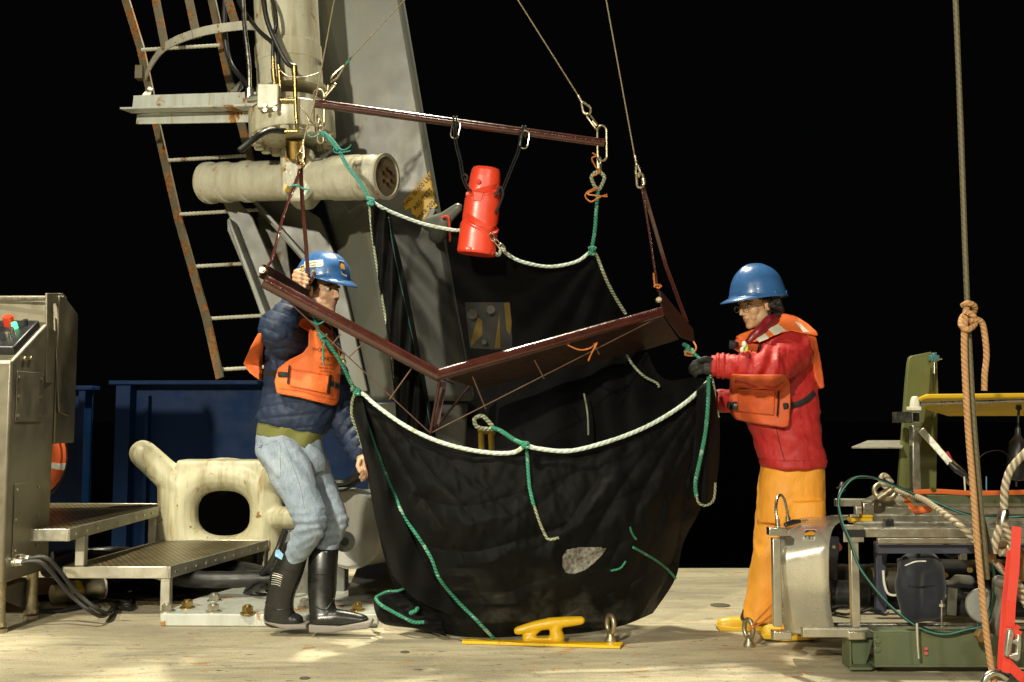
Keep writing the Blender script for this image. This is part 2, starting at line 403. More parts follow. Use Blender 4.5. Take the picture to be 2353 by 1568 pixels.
# deck paint
m, nt, b = nodes('deck_paint'); tc = N(nt, 'ShaderNodeTexCoord').outputs['Object']
base = ramp(nt, noi(nt, mapped(nt, tc, (.8, 1.6, 1)), 1.1, 7, .62, .4), [(.3, (.30, .27, .19)), (.5, (.50, .445, .305)), (.70, (.66, .59, .42))])
st = ramp(nt, noi(nt, mapped(nt, tc, (.9, 5.5, 1)), 1.5, 8, .68, 1.2), [(.46, (0, 0, 0)), (.66, (.75, .75, .75))])
base = mixc(nt, st, base, (.25, .235, .175))
wr = ramp(nt, noi(nt, mapped(nt, tc, (1.1, 4.0, 1)), 3.4, 9, .72, .8), [(.60, (0, 0, 0)), (.66, (.7, .7, .7))])
base = mixc(nt, wr, base, (.20, .175, .13))
rs1 = ramp(nt, noi(nt, mapped(nt, tc, (2.2, 6, 1)), 3.0, 6, .6, .5), [(.62, (0, 0, 0)), (.67, (.85, .85, .85))])
base = mixc(nt, rs1, base, (.44, .22, .05))
ch = ramp(nt, noi(nt, mapped(nt, tc, (4, 13, 1)), 3.9, 3, .5, .6), [(.685, (0, 0, 0)), (.70, (1, 1, 1))])
base = mixc(nt, ch, base, (.07, .055, .04))
gr = ramp(nt, noi(nt, tc, 150, 3, .75), [(.3, (.62, .62, .62)), (.7, (1.2, 1.2, 1.2))])
base = mixc(nt, 1.0, base, gr, 'MULTIPLY')
nt.links.new(base, b.inputs['Base Color']); b.inputs['Roughness'].default_value = .62
bumpn(nt, noi(nt, tc, 120, 4, .7), b, .7, .005); M['deck'] = m

# net cloth: fine black mesh one can partly see through
def netmat(name, opac, c=(.0042, .0044, .0042), cell=700, gap=.28, thin=.80):
    m, nt, b = nodes(name); out = nt.nodes['Material Output']
    uv = N(nt, 'ShaderNodeTexCoord').outputs['UV']; tc = N(nt, 'ShaderNodeTexCoord').outputs['Object']
    mp = mapped(nt, uv, (cell, cell, 1), (0, 0, .6)); sx = N(nt, 'ShaderNodeSeparateXYZ'); nt.links.new(mp, sx.inputs[0])
    fr = []
    for i in (0, 1):
        f = N(nt, 'ShaderNodeMath', operation='SINE'); nt.links.new(sx.outputs[i], f.inputs[0]); fr.append(f.outputs[0])
    mx = N(nt, 'ShaderNodeMath', operation='MAXIMUM'); nt.links.new(fr[0], mx.inputs[0]); nt.links.new(fr[1], mx.inputs[1])
    mr = N(nt, 'ShaderNodeMapRange'); nt.links.new(mx.outputs[0], mr.inputs[0]); mr.inputs[1].default_value = -1; mr.inputs[3].default_value = max(0, opac-gap); mr.inputs[4].default_value = min(1, opac+.12)
    lw = N(nt, 'ShaderNodeLayerWeight'); lw.inputs[0].default_value = .35
    ad = N(nt, 'ShaderNodeMath', operation='MULTIPLY_ADD'); nt.links.new(lw.outputs['Facing'], ad.inputs[0]); ad.inputs[1].default_value = .45; nt.links.new(mr.outputs[0], ad.inputs[2]); ad.use_clamp = True
    th = N(nt, 'ShaderNodeMath', operation='MULTIPLY'); nt.links.new(ad.outputs[0], th.inputs[0]); nt.links.new(ramp(nt, noi(nt, mapped(nt, tc, (1, 1, .45)), 3.2, 5, .6, .4), [(.30, (thin,)*3), (.50, (1,)*3)]), th.inputs[1]); ad = th
    col = ramp(nt, noi(nt, tc, 7, 5), [(.3, tuple(x*.6 for x in c)), (.7, tuple(x*1.5 for x in c))])
    nt.links.new(col, b.inputs['Base Color']); b.inputs['Roughness'].default_value = .7; b.inputs['Specular IOR Level'].default_value = .10
    b.inputs['Sheen Weight'].default_value = .012; b.inputs['Sheen Roughness'].default_value = .5
    bumpn(nt, noi(nt, tc, 55, 4), b, .5, .006)
    tr = N(nt, 'ShaderNodeBsdfTransparent'); ms = N(nt, 'ShaderNodeMixShader')
    nt.links.new(ad.outputs[0], ms.inputs[0]); nt.links.new(tr.outputs[0], ms.inputs[1]); nt.links.new(b.outputs[0], ms.inputs[2]); nt.links.new(ms.outputs[0], out.inputs[0]); return m
M['net'] = netmat('black_net_cloth', .985, (.0030, .0031, .0030), gap=.13, thin=.93); M['netback'] = netmat('black_net_cloth_single', .66, cell=1150)
M['netpale'] = mat('pale_mesh_cloth', (.16, .15, .13), .8, var=.75, vs=55, bump=.8, bs=70, bd=.01)

# step grating
m, nt, b = nodes('step_grating'); tc = N(nt, 'ShaderNodeTexCoord').outputs['Object']
br = N(nt, 'ShaderNodeTexBrick'); br.inputs['Scale'].default_value = 1; br.inputs['Brick Width'].default_value = .034; br.inputs['Row Height'].default_value = .030; br.inputs['Mortar Size'].default_value = .007; br.inputs['Mortar Smooth'].default_value = .2
br.inputs[1].default_value = (0, 0, 0, 1); br.inputs[2].default_value = (0, 0, 0, 1); br.inputs[3].default_value = (1, 1, 1, 1)
nt.links.new(tc, br.inputs[0])
gcol = ramp(nt, noi(nt, tc, 9, 4), [(.3, (.17, .135, .065)), (.7, (.32, .26, .14))])
nt.links.new(mixc(nt, br.outputs[0], (.012, .011, .008), gcol), b.inputs['Base Color']); b.inputs['Roughness'].default_value = .4; b.inputs['Metallic'].default_value = .3
bumpn(nt, br.outputs[0], b, 1, .004); M['grating'] = m

# ================================================================== SETTING
bm = B(); pts = [(-14, -6, 0), (14, -6, 0), (14, 7.0, 0), (-1.0, 7.0, 0), (-1.0, 7.9, 0), (-14, 7.9, 0)]
prism(bm, pts, (0, 0, -.12)); tag(mk('deck', bm, M['deck']), 'worn cream painted ship deck under the net and both people', 'deck', kind='structure')
m, nt, b = nodes('night_sea'); b.inputs['Base Color'].default_value = (.003, .004, .006, 1); b.inputs['Roughness'].default_value = .25
bumpn(nt, noi(nt, N(nt, 'ShaderNodeTexCoord').outputs['Object'], .6, 6), b, .6, .3)
bm = B(); prism(bm, [(-900, -900, -3.2), (900, -900, -3.2), (900, 900, -3.2), (-900, 900, -3.2)], (0, 0, -.5))
tag(mk('sea', bm, m), 'black night sea beyond the deck edge', 'sea', kind='structure')
bm = B(); box(bm, (0, 7.02, -.02), (.6, .01, .02))
for (x, y, w_) in ((1655, 1392, .055), (700, 1560, .02), (930, 1500, .02)):
    g = G(x, y); cyl(bm, g+V((0, 0, .001)), g+V((0, 0, .004)), w_, seg=20)
tag(mk('deck_socket', bm, M['greyd']), 'small round plugs let into the deck behind the orange trousers', 'deck plug', kind='structure')

# ---------------- blue bulwark panels
def bulwark(x0, x1, ytop, Yd, label, post=True):
    a = W(x0, ytop, Yd); c = W(x1, ytop, Yd); h = a.z
    t = thing('bulwark_panel', ((a.x+c.x)/2, Yd, 0), label, 'bulwark')
    b1 = B(); box(b1, ((a.x+c.x)/2, Yd+.06, h/2), (c.x-a.x, .012, h)); mk('plate', b1, M['blue'], t)
    b1 = B(); box(b1, ((a.x+c.x)/2, Yd-.02, h+.015), (c.x-a.x+.1, .16, .03)); mk('top_rail', b1, M['blue'], t, bevel=.005)
    for xx in ([a.x+.05] if post else [c.x-.03]):
        b1 = B(); box(b1, (xx, Yd-.01, h/2), (.11 if post else .05, .12, h)); mk('post', b1, M['blue'], t, bevel=.004)
        if post:
            b1 = B(); box(b1, (xx+.16, Yd+.02, h/2-.04), (.025, .07, h-.08)); mk('stiffener', b1, M['blue'], t)
    return t
blw = bulwark(276, 1010, 885, 7.55, 'wide dark blue steel bulwark panel behind the cream mooring chock')
bulwark(60, 207, 897, 7.4, 'narrow blue bulwark panel behind the orange lifebuoy', post=False)

bm = B(); prism(bm, P([(430, 1090, 7.3), (600, 1090, 7.3), (600, 1270, 7.3), (430, 1270, 7.3)]), (0, .2, 0)); mk('chock_dark_panel', bm, mat('painted_darkness', (.0015, .0015, .0015), .9, bump=0, spec=.02), blw)  # solid black panel; its colour stands in for the darkness behind the chock eye
# ---------------- A-frame leg
def ringpts(y, xl, xs, xr): return [W(xl, y, 6.42), W(xs, y, 6.08), W(xr, y, 6.02), W(xr+4, y, 6.75), W(xl+30, y, 6.8)]
lt = thing('gantry_leg', G(950, 1370), 'tall leaning grey box-section gantry leg with a yellow stencilled patch', 'gantry leg')
lv = [(-160, 600, 700, 897), (0, 636, 735, 925), (250, 692, 790, 968), (490, 748, 840, 1010), (700, 797, 878, 1046), (922, 842, 912, 1088)]
bm = B(); rr = []
for (y, a, b_, c) in lv: rr.append([bm.verts.new(p) for p in ringpts(y, a, b_, c)])
for i in range(len(rr)-1):
    for k in range(5): bm.faces.new((rr[i][k], rr[i+1][k], rr[i+1][(k+1) % 5], rr[i][(k+1) % 5]))
bm.faces.new(rr[0]); bm.faces.new(rr[-1])
mk('leg_box', bm, M['grey'], lt, bevel=.035)
bm = B()
for (q) in ([(858, 925), (912, 925), (905, 1150), (842, 1180)], [(925, 925), (960, 925), (960, 1010), (925, 1030)], [(1000, 925), (1075, 925), (1060, 1160), (1000, 1160)]):
    prism(bm, [W(x, y, 6.15) for x, y in q], (0, .07, 0))
mk('lug', bm, M['grey'], lt, bevel=.01)
bvl = bvh_of([o for o in lt.children if o.name.startswith('leg_box')][0])
yb = mk('stencil_patch', pad([(926, 464), (991, 391), (1005, 474), (968, 512), (957, 503), (955, 497), (946, 494), (944, 478), (931, 485)], bvl, .008, .004, 6.05, .004, 0, 2), M['yband'], lt)
for s, x, y, sz in (('SWL 30.000 LBS', 962, 441, 13.5), ('ABS TEST', 975, 461, 15), ('MAR 2024', 985, 484, 14)):
    mk('stencil_text', ptext(s, x, y, sz, .84, bvl, .018, 6.05, 2), M['ink'], yb, shade='keep')

# grey horn cleat on the leg edge
ct = thing('horn_cleat', W(1015, 515, 5.85), 'grey two-horned cleat on the gantry leg beside the yellow stencil', 'cleat')
bm = B(); limb(bm, P([(985, 515, 5.9), (1020, 505, 5.85), (1052, 478, 5.8)]), [.045, .045, .03]); limb(bm, P([(1020, 508, 5.85), (1005, 540, 5.9)]), [.05, .055])
mk('horn', fuse(bm, .008), M['grey'], ct)
bm = B(); prism(bm, P([(970, 512, 5.95), (992, 475, 5.95), (1002, 482, 5.95), (984, 520, 5.95)]), (0, .1, 0)); mk('base_plate', bm, M['grey'], ct, bevel=.006)
bm = B(); tube(bm, smooth(P([(1015, 500, 5.78), (1030, 500, 5.76), (1034, 540, 5.8), (1034, 556, 5.8)]), 5), .007, 6)
tag(mk('red_lashing', bm, M['red_web']), 'thin red lashing hanging from the grey horn cleat', 'lashing')

# ---------------- hydraulic luffing cylinder
hc = thing('hydraulic_cylinder', W(672, 330, 5.6), 'large rust-streaked cream hydraulic cylinder above the cross pin', 'hydraulic ram')
a = W(648, -150, 5.62); c = W(668, 215, 5.58); d = (c-a)
bm = B(); L_ = d.length; lathe(bm, a, d, [(0, .185), (L_*.72, .183), (L_*.725, .19), (L_*.83, .19), (L_*.835, .185), (L_, .187)], 40); mk('barrel', bm, M['cream'], hc)
a2 = W(670, 262, 5.56); dd = W(673, 322, 5.55)-a2; Lf = dd.length
bm = B(); lathe(bm, a2-dd*.35, dd, [(0, .19), (Lf*.3, .20), (Lf*.34, .238), (Lf*.37, .242), (Lf*1.25, .242), (Lf*1.3, .236)], 40); fl = mk('flange', bm, M['cream'], hc)
s, t_ = frame(dd)
for k in range(18):
    q = 2*math.pi*k/18; bm = B(); nut(bm, a2+dd*.95+(s*math.cos(q)+t_*math.sin(q))*.205, dd, .028, .035); mk('flange_bolt', bm, M['cream'], fl)
bm = B(); cyl(bm, W(678, 320, 5.55), W(680, 360, 5.6), .055, seg=24); mk('piston_rod', bm, M['brass'], hc)
bm = B(); prism(bm, P([(641, 344, 5.64), (652, 336, 5.64), (708, 336, 5.62), (722, 350, 5.62), (718, 440, 5.62), (700, 462, 5.62), (660, 462, 5.62), (645, 440, 5.64)]), (0, .26, 0)); mk('rod_eye', bm, M['pin'], hc, bevel=.02)
bm = B(); lathe(bm, W(671, 205, 5.57), dd, [(0, .187), (.005, .2), (.03, .2), (.035, .187)], 40); mk('collar_ring', bm, M['cream'], hc)
vb = B(); box(vb, W(621, 228, 5.33), (.115, .12, .135)); v_ = mk('valve_block', vb, M['cream'], hc, bevel=.006)
for (x, y) in ((609, 243), (632, 239), (610, 254), (633, 252)):
    bm = B(); nut(bm, W(x, y, 5.27), (0, -1, 0), .013, .012); mk('block_bolt', bm, M['galv'], v_)
def fitting(pts, m, r, name, par):
    bm = B()
    for i in range(len(pts)-1): cyl(bm, pts[i], pts[i+1], r[i], seg=12)
    return mk(name, bm, m, par)
for pl in ([(676, 152, 5.3), (677, 172, 5.3), (678, 200, 5.3), (679, 225, 5.3), (680, 262, 5.3), (682, 285, 5.3), (682, 302, 5.28)],
           [(627, 130, 5.32), (628, 160, 5.32), (630, 185, 5.32), (632, 212, 5.32)], [(640, 150, 5.34), (642, 170, 5.34), (645, 212, 5.34)],
           [(645, 230, 5.3), (660, 230, 5.3), (678, 230, 5.3)], [(655, 303, 5.28), (668, 302, 5.28), (684, 302, 5.28)]):
    fitting(P(pl), M['brass'], [random.choice((.010, .014, .017, .012)) for _ in pl], 'pipe_fitting', hc)
fitting(P([(570, 228, 5.35), (600, 225, 5.33)]), M['alu'], [.022], 'pipe_elbow', hc); fitting(P([(573, 205, 5.35), (573, 228, 5.35)]), M['alu'], [.024], 'pipe_elbow', hc)
bm = B(); tube(bm, smooth(P([(545, -120, 5.4), (558, 0, 5.4), (562, 60, 5.38), (572, 150, 5.36), (573, 208, 5.35)]), 6), .0125, 10); mk('steel_pipe', bm, M['steelb'], hc)
for nm, pl, r in (('hose', [(600, -60, 5.3), (612, 40, 5.27), (640, 110, 5.27), (660, 145, 5.28), (677, 153, 5.3)], .014),
                  ('hose', [(585, -60, 5.36), (625, 0, 5.34), (635, 50, 5.32), (628, 85, 5.32), (627, 135, 5.32)], .010),
                  ('hose', [(530, -60, 5.6), (552, 10, 5.5), (590, 65, 5.42), (622, 95, 5.38), (637, 120, 5.36), (640, 150, 5.34)], .012),
                  ('hose', [(518, -50, 6.0), (516, 60, 6.0), (528, 140, 6.0), (560, 185, 5.9), (600, 230, 5.8)], .016),
                  ('hose', [(655, 302, 5.3), (620, 300, 5.2), (590, 315, 5.1), (550, 347, 5.05)], .017),
                  ('tie_wire', [(640, 158, 5.30), (660, 175, 5.29), (700, 177, 5.3), (732, 168, 5.4)], .003),
                  ('tie_wire', [(690, 245, 5.3), (705, 270, 5.28), (712, 290, 5.25), (700, 298, 5.28), (684, 292, 5.3)], .003)):
    bm = B(); tube(bm, smooth(P(pl), 7), r, 10); mk(nm, bm, M['black'] if nm == 'hose' else M['galv'], hc)

# ---------------- cross pin with its clevis arms
pn = thing('pivot_pin', W(690, 470, 5.8), 'thick cream pivot pin with ringed collars lying across the gantry leg', 'pivot pin')
a = W(478, 421, 6.12); c = W(889, 406, 5.5); d = c-a; L_ = d.length
def at_(px): return (px-478)/(889-478)*L_
pr = [(-.012, .118), (0, .130), (.035, .130), (.04, .118), (at_(513), .118), (at_(515), .126), (at_(530), .126), (at_(532), .114), (at_(537), .114), (at_(538), .118), (at_(570), .118), (at_(572), .127), (at_(583), .127), (at_(585), .114), (at_(590), .114), (at_(592), .12),
      (at_(700), .12), (at_(702), .128), (at_(715), .122), (at_(768), .121), (at_(772), .114), (at_(777), .114), (at_(780), .130), (at_(832), .130), (at_(835), .118), (at_(838), .118), (at_(841), .127), (at_(868), .125), (at_(872), .115), (L_-.02, .115), (L_-.015, .130), (L_, .130), (L_+.003, .112), (L_-.02, .108)]
bm = B(); lathe(bm, a, d, pr, 48); mk('pin_shaft', bm, M['pin'], pn)
dn = d.normalized(); s, t_ = frame(d)
bm = B(); cyl(bm, c-dn*.014, c-dn*.005, .109, seg=32); cap = mk('end_cap', bm, M['capm'], pn)
for k in range(6):
    q = 2*math.pi*k/6+.3; bm = B(); nut(bm, c-dn*.012+dn*.007+(s*math.cos(q)+t_*math.sin(q))*.042, dn, .010, .010); mk('cap_bolt', bm, M['brass'], cap)
for q, Yq, th, nm in (([(508, 455), (548, 462), (580, 500), (640, 640), (690, 770), (670, 775), (612, 740), (600, 722), (560, 620), (522, 530), (521, 505), (527, 500)], 6.2, .03, 'clevis_plate'),
                  ([(521, 505), (527, 500), (612, 720), (600, 728)], 6.05, .18, 'clevis_web'),
                  ([(575, 455), (660, 455), (735, 500), (772, 590), (800, 700), (845, 900), (800, 900), (770, 720), (690, 595), (590, 480)], 6.3, .12, 'brace_beam'),
                  ([(580, 460), (592, 462), (702, 586), (700, 603)], 6.15, .16, 'brace_flange'),
                  ([(775, 448), (850, 448), (845, 475), (830, 470), (800, 490)], 5.95, .2, 'saddle'),
                  ([(590, 500), (650, 500), (690, 800), (655, 800)], 6.45, .1, 'inner_web')):
    bm = B(); prism(bm, [W(x, y, Yq) for x, y in q], (0, th, 0)); mk(nm, bm, M['grey'] if nm != 'inner_web' else M['greyd'], pn, bevel=.006)
bm = B(); prism(bm, P([(652, 423, 5.6), (662, 425, 5.6), (666, 440, 5.6), (655, 443, 5.6)]), (0, .01, 0)); mk('yellow_tag', bm, M['yellowc'], pn)

# ---------------- caged ladder
ld = thing('caged_ladder', W(560, 900, 6.55), 'rusty leaning steel ladder with safety cage left of the hydraulic ram', 'ladder')
Lr = P([(252, -120, 6.6), (289, 0, 6.6), (323, 110, 6.6), (347, 222, 6.58), (359, 284, 6.57), (410, 505, 6.55), (475, 734, 6.52), (505, 868, 6.5)])
Rr = P([(455, -120, 6.6), (487, 0, 6.6), (525, 177, 6.6), (556, 290, 6.58), (578, 377, 6.57), (606, 502, 6.55), (625, 579, 6.54), (660, 734, 6.52), (692, 868, 6.5)])
for R_ in (Lr, Rr):
    bm = B()
    for i in range(len(R_)-1):
        e = (R_[i+1]-R_[i])*.01
        beam(bm, R_[i], R_[i+1]+e, .012, .065, (1, -.55, 0))
    mk('side_rail', bm, M['ladder'], ld)
for (y, x0, x1) in ((112, 325, 508), (366, 387, 566), (490, 413, 596), (610, 443, 628), (730, 474, 656), (847, 500, 684)):
    bm = B(); p0, p1 = W(x0, y+3, 6.54), W(x1, y-8, 6.52); n_ = 40
    pts = [p0.lerp(p1, i/n_) for i in range(n_+1)]; tube(bm, pts, [.0135 if i % 2 else .0108 for i in range(n_+1)], 8); mk('rung', bm, M['rung'], ld)
hoop = smooth(P([(335, 175, 6.55), (352, 140, 6.35), (385, 104, 6.15), (450, 77, 5.95), (520, 63, 5.9), (585, 60, 5.95), (620, 80, 6.3)]), 6)
bm = B()
for i in range(len(hoop)-1): beam(bm, hoop[i], hoop[i+1]+(hoop[i+1]-hoop[i])*.06, .008, .055)
mk('cage_hoop', bm, M['rung'], ld)
for q in ([(340, -120, 6.2), (358, 0, 6.2), (380, 112, 6.17)], [(415, -120, 6.0), (434, 0, 6.0), (453, 88, 5.96)], [(500, -120, 5.95), (524, 0, 5.95), (545, 70, 5.91)]):
    q = P(q); bm = B()
    for i in range(2): beam(bm, q[i], q[i+1], .008, .05, (0, -1, 0) if 0 else (1, 0, 0))
    mk('cage_bar', bm, M['ladder'], ld)
bm = B(); box(bm, W(322, 168, 6.6), (.05, .06, .09)); mk('clip', bm, M['ladder'], ld)
for x, y in ((333, 192), (378, 193), (590, 190)):
    pass
bt = thing('bracket_beam', W(450, 290, 5.9), 'rust-edged grey channel bracket joining the ladder to the hydraulic ram', 'bracket')
A_, B_ = W(306, 240, 6.15), W(610, 232, 5.75)
bm = B(); beam(bm, A_, B_, .012, .11); mk('web', bm, M['beam'], bt, bevel=.002)
up = V((0, 0, 1))
bm = B(); beam(bm, A_+V((-.03, -.04, -.052)), B_+V((0, -.04, -.052)), .10, .012); mk('flange', bm, M['beam'], bt, bevel=.002)
bm = B(); beam(bm, A_+V((0.02, .02, -.09)), B_+V((0, .02, -.09)), .012, .065); mk('lower_web', bm, M['beam'], bt, bevel=.002)
bm = B(); prism(bm, P([(315, 232, 6.15), (345, 196, 6.6), (352, 200, 6.6), (340, 232, 6.15)]), (0, 0, -.01)); prism(bm, P([(510, 222, 5.9), (552, 185, 6.5), (560, 200, 6.5), (540, 222, 5.9)]), (0, 0, -.01)); mk('gusset', bm, M['beam'], bt)

# ---------------- mooring chock
chk = thing('mooring_chock', W(505, 1290, 6.5), 'cream closed mooring chock with an oval eye and a slanting horn', 'chock')
Yc = 6.5; sc_ = 2288/Yc; bm = B(); cxy = W(512, 1175, Yc); R0 = .115
def cp(x, y): return W(x, y, Yc)
path = [cp(515+99*math.copysign(abs(math.cos(q))**.86, math.cos(q)), 1180+90*math.copysign(abs(math.sin(q))**.86, math.sin(q))) for q in [2*math.pi*k/48 for k in range(48)]]
for i in range(len(path)):
    tube(bm, [path[i-1], path[i]], [.108, .108], 16); ball(bm, path[i], .108)
box(bm, cp(512, 1300)+V((0, .05, -.06)), (.80, .2, .25)); limb(bm, P([(398, 1105, 6.5), (408, 1260, 6.5), (408, 1330, 6.5)]), [.10, .125, .125]); box(bm, cp(395, 1200), (.12, .16, .5)); limb(bm, P([(430, 1135, 6.5), (328, 1042, 6.45)]), [.10, .088])
limb(bm, P([(608, 1118, 6.5), (632, 1092, 6.45)]), [.1, .085]); limb(bm, P([(600, 1190, 6.5), (700, 1190, 6.35)]), [.075, .07]); limb(bm, P([(610, 1170, 6.5), (612, 1320, 6.5)]), [.1, .11])
box(bm, cp(512, 1083)+V((0, .0, 0)), (.56, .17, .15))
mk('chock_body', fuse(bm, .011, 6), M['chock'], chk)

# ---------------- control cabinet
cb = thing('control_cabinet', (-2.8, 5.1, 0), 'stainless steel control console with a sloping button panel at the left edge', 'console')
x1 = -2.44; x0 = -3.5; z0 = .245
def cab(pts, xa, xb): bm = B(); prism(bm, [(xa, y, z) for y, z in pts], (xb-xa, 0, 0)); return bm
mk('cabinet_body', cab([(4.85, z0), (4.85, 1.315), (5.22, 1.545), (5.32, 1.50), (5.32, z0)], x0, x1), M['steel'], cb, bevel=.012)
mk('rear_hood', cab([(5.36, .9), (5.36, 1.70), (5.42, 1.70), (5.60, 1.62), (5.60, .9)], x0, x1-.01), M['steel'], cb, bevel=.006)
bm = B(); prism(bm, P([(121, 730, 5.34), (158, 740, 5.62), (166, 962, 5.62), (132, 948, 5.34)]), (.012, 0, 0)); mk('side_screen', bm, M['steel'], cb, bevel=.003)
bm = B(); prism(bm, P([(103, 674, 5.2), (140, 674, 5.5), (147, 684, 5.5), (148, 698, 5.5), (118, 698, 5.3), (118, 880, 5.3), (103, 880, 5.2)]), (.012, 0, 0)); mk('rail_bracket', bm, M['steel'], cb, bevel=.003)
bm = B(); cyl(bm, W(-80, 690, 5.35), W(108, 688, 5.3), .008, seg=10); cyl(bm, W(132, 684, 5.45), W(148, 684, 5.45), .014); mk('hand_rail', bm, M['steelb'], cb)
def hatch(ya, yb, zt, zb):
    xx = x1+.001; bm = B(); prism(bm, [(xx, ya, zb), (xx, ya, zt), (xx, yb, zt), (xx, yb, zb)], (.004, 0, 0)); h = mk('hatch', bm, M['steel'], cb, bevel=.002)
    for k in range(3):
        for yy in (ya+.02, yb-.02):
            z = zb+.03+(zt-zb-.06)*k/2; b2 = B(); nut(b2, (xx+.004, yy, z), (1, 0, 0), .0075, .006); mk('hatch_screw', b2, M['galv'], h)
hatch(4.90, 5.17, 1.27, 1.02); hatch(4.92, 5.18, .715, .36)
for yy in (4.97, 5.03): bm = B(); nut(bm, (x1, yy, 1.335 if yy < 5 else 1.34), (1, 0, 0), .012, .012); mk('panel_bolt', bm, M['galv'], cb)
bm = B(); sl = V((0, .37, .23)).normalized(); nn = V((0, -.23, .37)).normalized(); pc = V((x1-.18, 5.03, 1.43)); box(bm, pc+nn*.02, (.34, .30, .045), (V((1, 0, 0)), sl, nn)); pp = mk('button_panel', bm, M['blackm'], cb, bevel=.008)
def btn(px, py, r, h, m, nm):
    bm = B(); p = pc+nn*.042+V((px, 0, 0))+sl*py; cyl(bm, p, p+nn*h, r, r*.92, 18); mk(nm, bm, m, pp)
m_, nt, b = nodes('green_lamp'); b.inputs['Base Color'].default_value = (.02, .5, .2, 1); b.inputs['Emission Color'].default_value = (.1, 1, .35, 1); b.inputs['Emission Strength'].default_value = 2.2; M['lampg'] = m_
btn(.045, .09, .028, .05, M['float'], 'stop_button'); btn(.088, .055, .015, .03, M['lampg'], 'indicator_lamp'); btn(.13, .09, .014, .03, M['blackm'], 'switch'); btn(.10, 0, .012, .03, M['alu'], 'switch'); btn(.02, -.05, .022, .04, M['blackm'], 'switch'); btn(.06, -.08, .010, .03, M['alu'], 'switch'); btn(.10, -.05, .012, .03, M['alu'], 'switch')
for (x, y) in ((x1-.05, 5.25), (x1-.05, 4.92), (x0+.05, 5.25)):
    bm = B(); cyl(bm, (x, y, .05), (x, y, z0), .028, seg=16); cyl(bm, (x, y, 0), (x, y, .02), .04, seg=16); nut(bm, (x, y, .03), (0, 0, 1), .035, .02); mk('foot', bm, M['galv'], cb)
bm = B(); prism(bm, [(x1-.08, 4.86, .2), (x1-.08, 5.3, .2), (x1-.03, 5.3, .06), (x1-.1, 5.25, .06)], (-.01, 0, 0)); mk('stiffener', bm, M['greyd'], cb)
for k, (yy, zz) in enumerate(((4.93, .335), (5.0, .345))):
    bm = B(); cyl(bm, (x1, yy, zz), (x1+.02, yy, zz), .022); cyl(bm, (x1+.02, yy, zz), (x1+.05, yy, zz), .017, seg=6); gl = mk('cable_gland', bm, M['alu'], cb)
    bm = B(); tube(bm, smooth([V((x1+.045, yy, zz)), V((x1+.14, yy+.02, zz-.01)), V((x1+.26, yy+.08, .16)), V((x1+.38, yy+.14, .05)), G(262+8*k, 1398-6*k, .018), G(300, 1399-12*k, .016), G(292, 1385-10*k, .016), G(240, 1380-8*k, .016), G(160, 1400, .016), G(90, 1405, .014)], 6), .0105, 8); mk('cable', bm, M['black'], cb)

# lifebuoy behind the cabinet
lb = thing('lifebuoy', W(70, 1140, 7.0), 'orange lifebuoy with white tape hung behind the stainless console', 'lifebuoy')
bm = B(); c_ = W(60, 1052, 7.0); R_ = .215
pts = [c_+V((math.cos(q)*R_, 0, math.sin(q)*R_*1.1)) for q in [2*math.pi*k/32 for k in range(32)]]; tube(bm, pts, .062, 12, closed=True); mk('ring', bm, M['orange'], lb)
bm = B(); pts = [c_+V((math.cos(q)*R_, 0, math.sin(q)*R_*1.1)) for q in [-.30+.04*k for k in range(5)]]; tube(bm, pts, .065, 12); mk('tape_band', bm, M['white'], lb)
bm = B(); tube(bm, [c_+V((math.cos(q)*(R_+.085), -.03, math.sin(q)*(R_+.12))) for q in [2*math.pi*k/32 for k in range(32)]], .006, 6, closed=True); mk('grab_line', bm, M['black'], lb)

# ---------------- two step platforms
def platform(fl, fr, nl, nr, z, label, legs, nlab):
    t = thing('step_platform', ((fl.x+nr.x)/2, (fl.y+nr.y)/2, 0), label, 'step', 'aluminium grating steps')
    bm = B(); prism(bm, [nl, nr, fr, fl], (0, 0, -.012)); mk('grating', bm, M['grating'], t)
    dz = V((0, 0, -.028))
    for a, c in ((nl, nr), (nr, fr), (fr, fl), (fl, nl)):
        bm = B(); e = (c-a).normalized()*.012; beam(bm, a+dz-e, c+dz+e, .014, .062); mk('frame_rail', bm, M['alud'] if (a, c) == (nr, fr) else M['alu'], t, bevel=.003)
    for p in legs:
        bm = B(); box(bm, (p.x, p.y, (z-.05+p.z)/2), (.050, .045, z-.05-p.z)); prism(bm, [(p.x-.027, p.y, z-.05), (p.x+.027, p.y, z-.05), (p.x+.027, p.y, z-.16), (p.x-.02, p.y, z-.08), (p.x-.09, p.y, z-.06)], (0, .01, 0)); mk('leg', bm, M['alud'], t, bevel=.004)
    # tab teeth on the side rail
    for k in range(11):
        q = nr.lerp(fr, (k+.5)/11)+V((.010, 0, -.03)); bm = B(); box(bm, q, (.004, .02, .012)); mk('rivet', bm, M['steelb'], t)
    return t
zl = W(388, 1303, 5.27).z
platform(G(372, 1241, zl), G(615, 1242, zl), G(150, 1303, zl), G(388, 1303, zl), zl, 'lower grating step nearest the camera, left of the standing man', [V((G(388, 1303, zl).x-.02, 5.3, 0)), V((G(615, 1242, zl).x-.03, G(615, 1242, zl).y-.03, 0)), V((G(150, 1303, zl).x+.10, 6.1, 0))], 1)
zu = .475
platform(G(60, 1157, zu), G(390, 1158, zu), G(-60, 1217, zu), G(156, 1217, zu), zu, 'upper grating step beside the control console', [V((G(156, 1217, zu).x-.012, 5.30, zl+.002)), V((G(390, 1158, zu).x-.03, 6.4, 0)), V((G(60, 1157, zu).x, 6.4, 0))], 2)

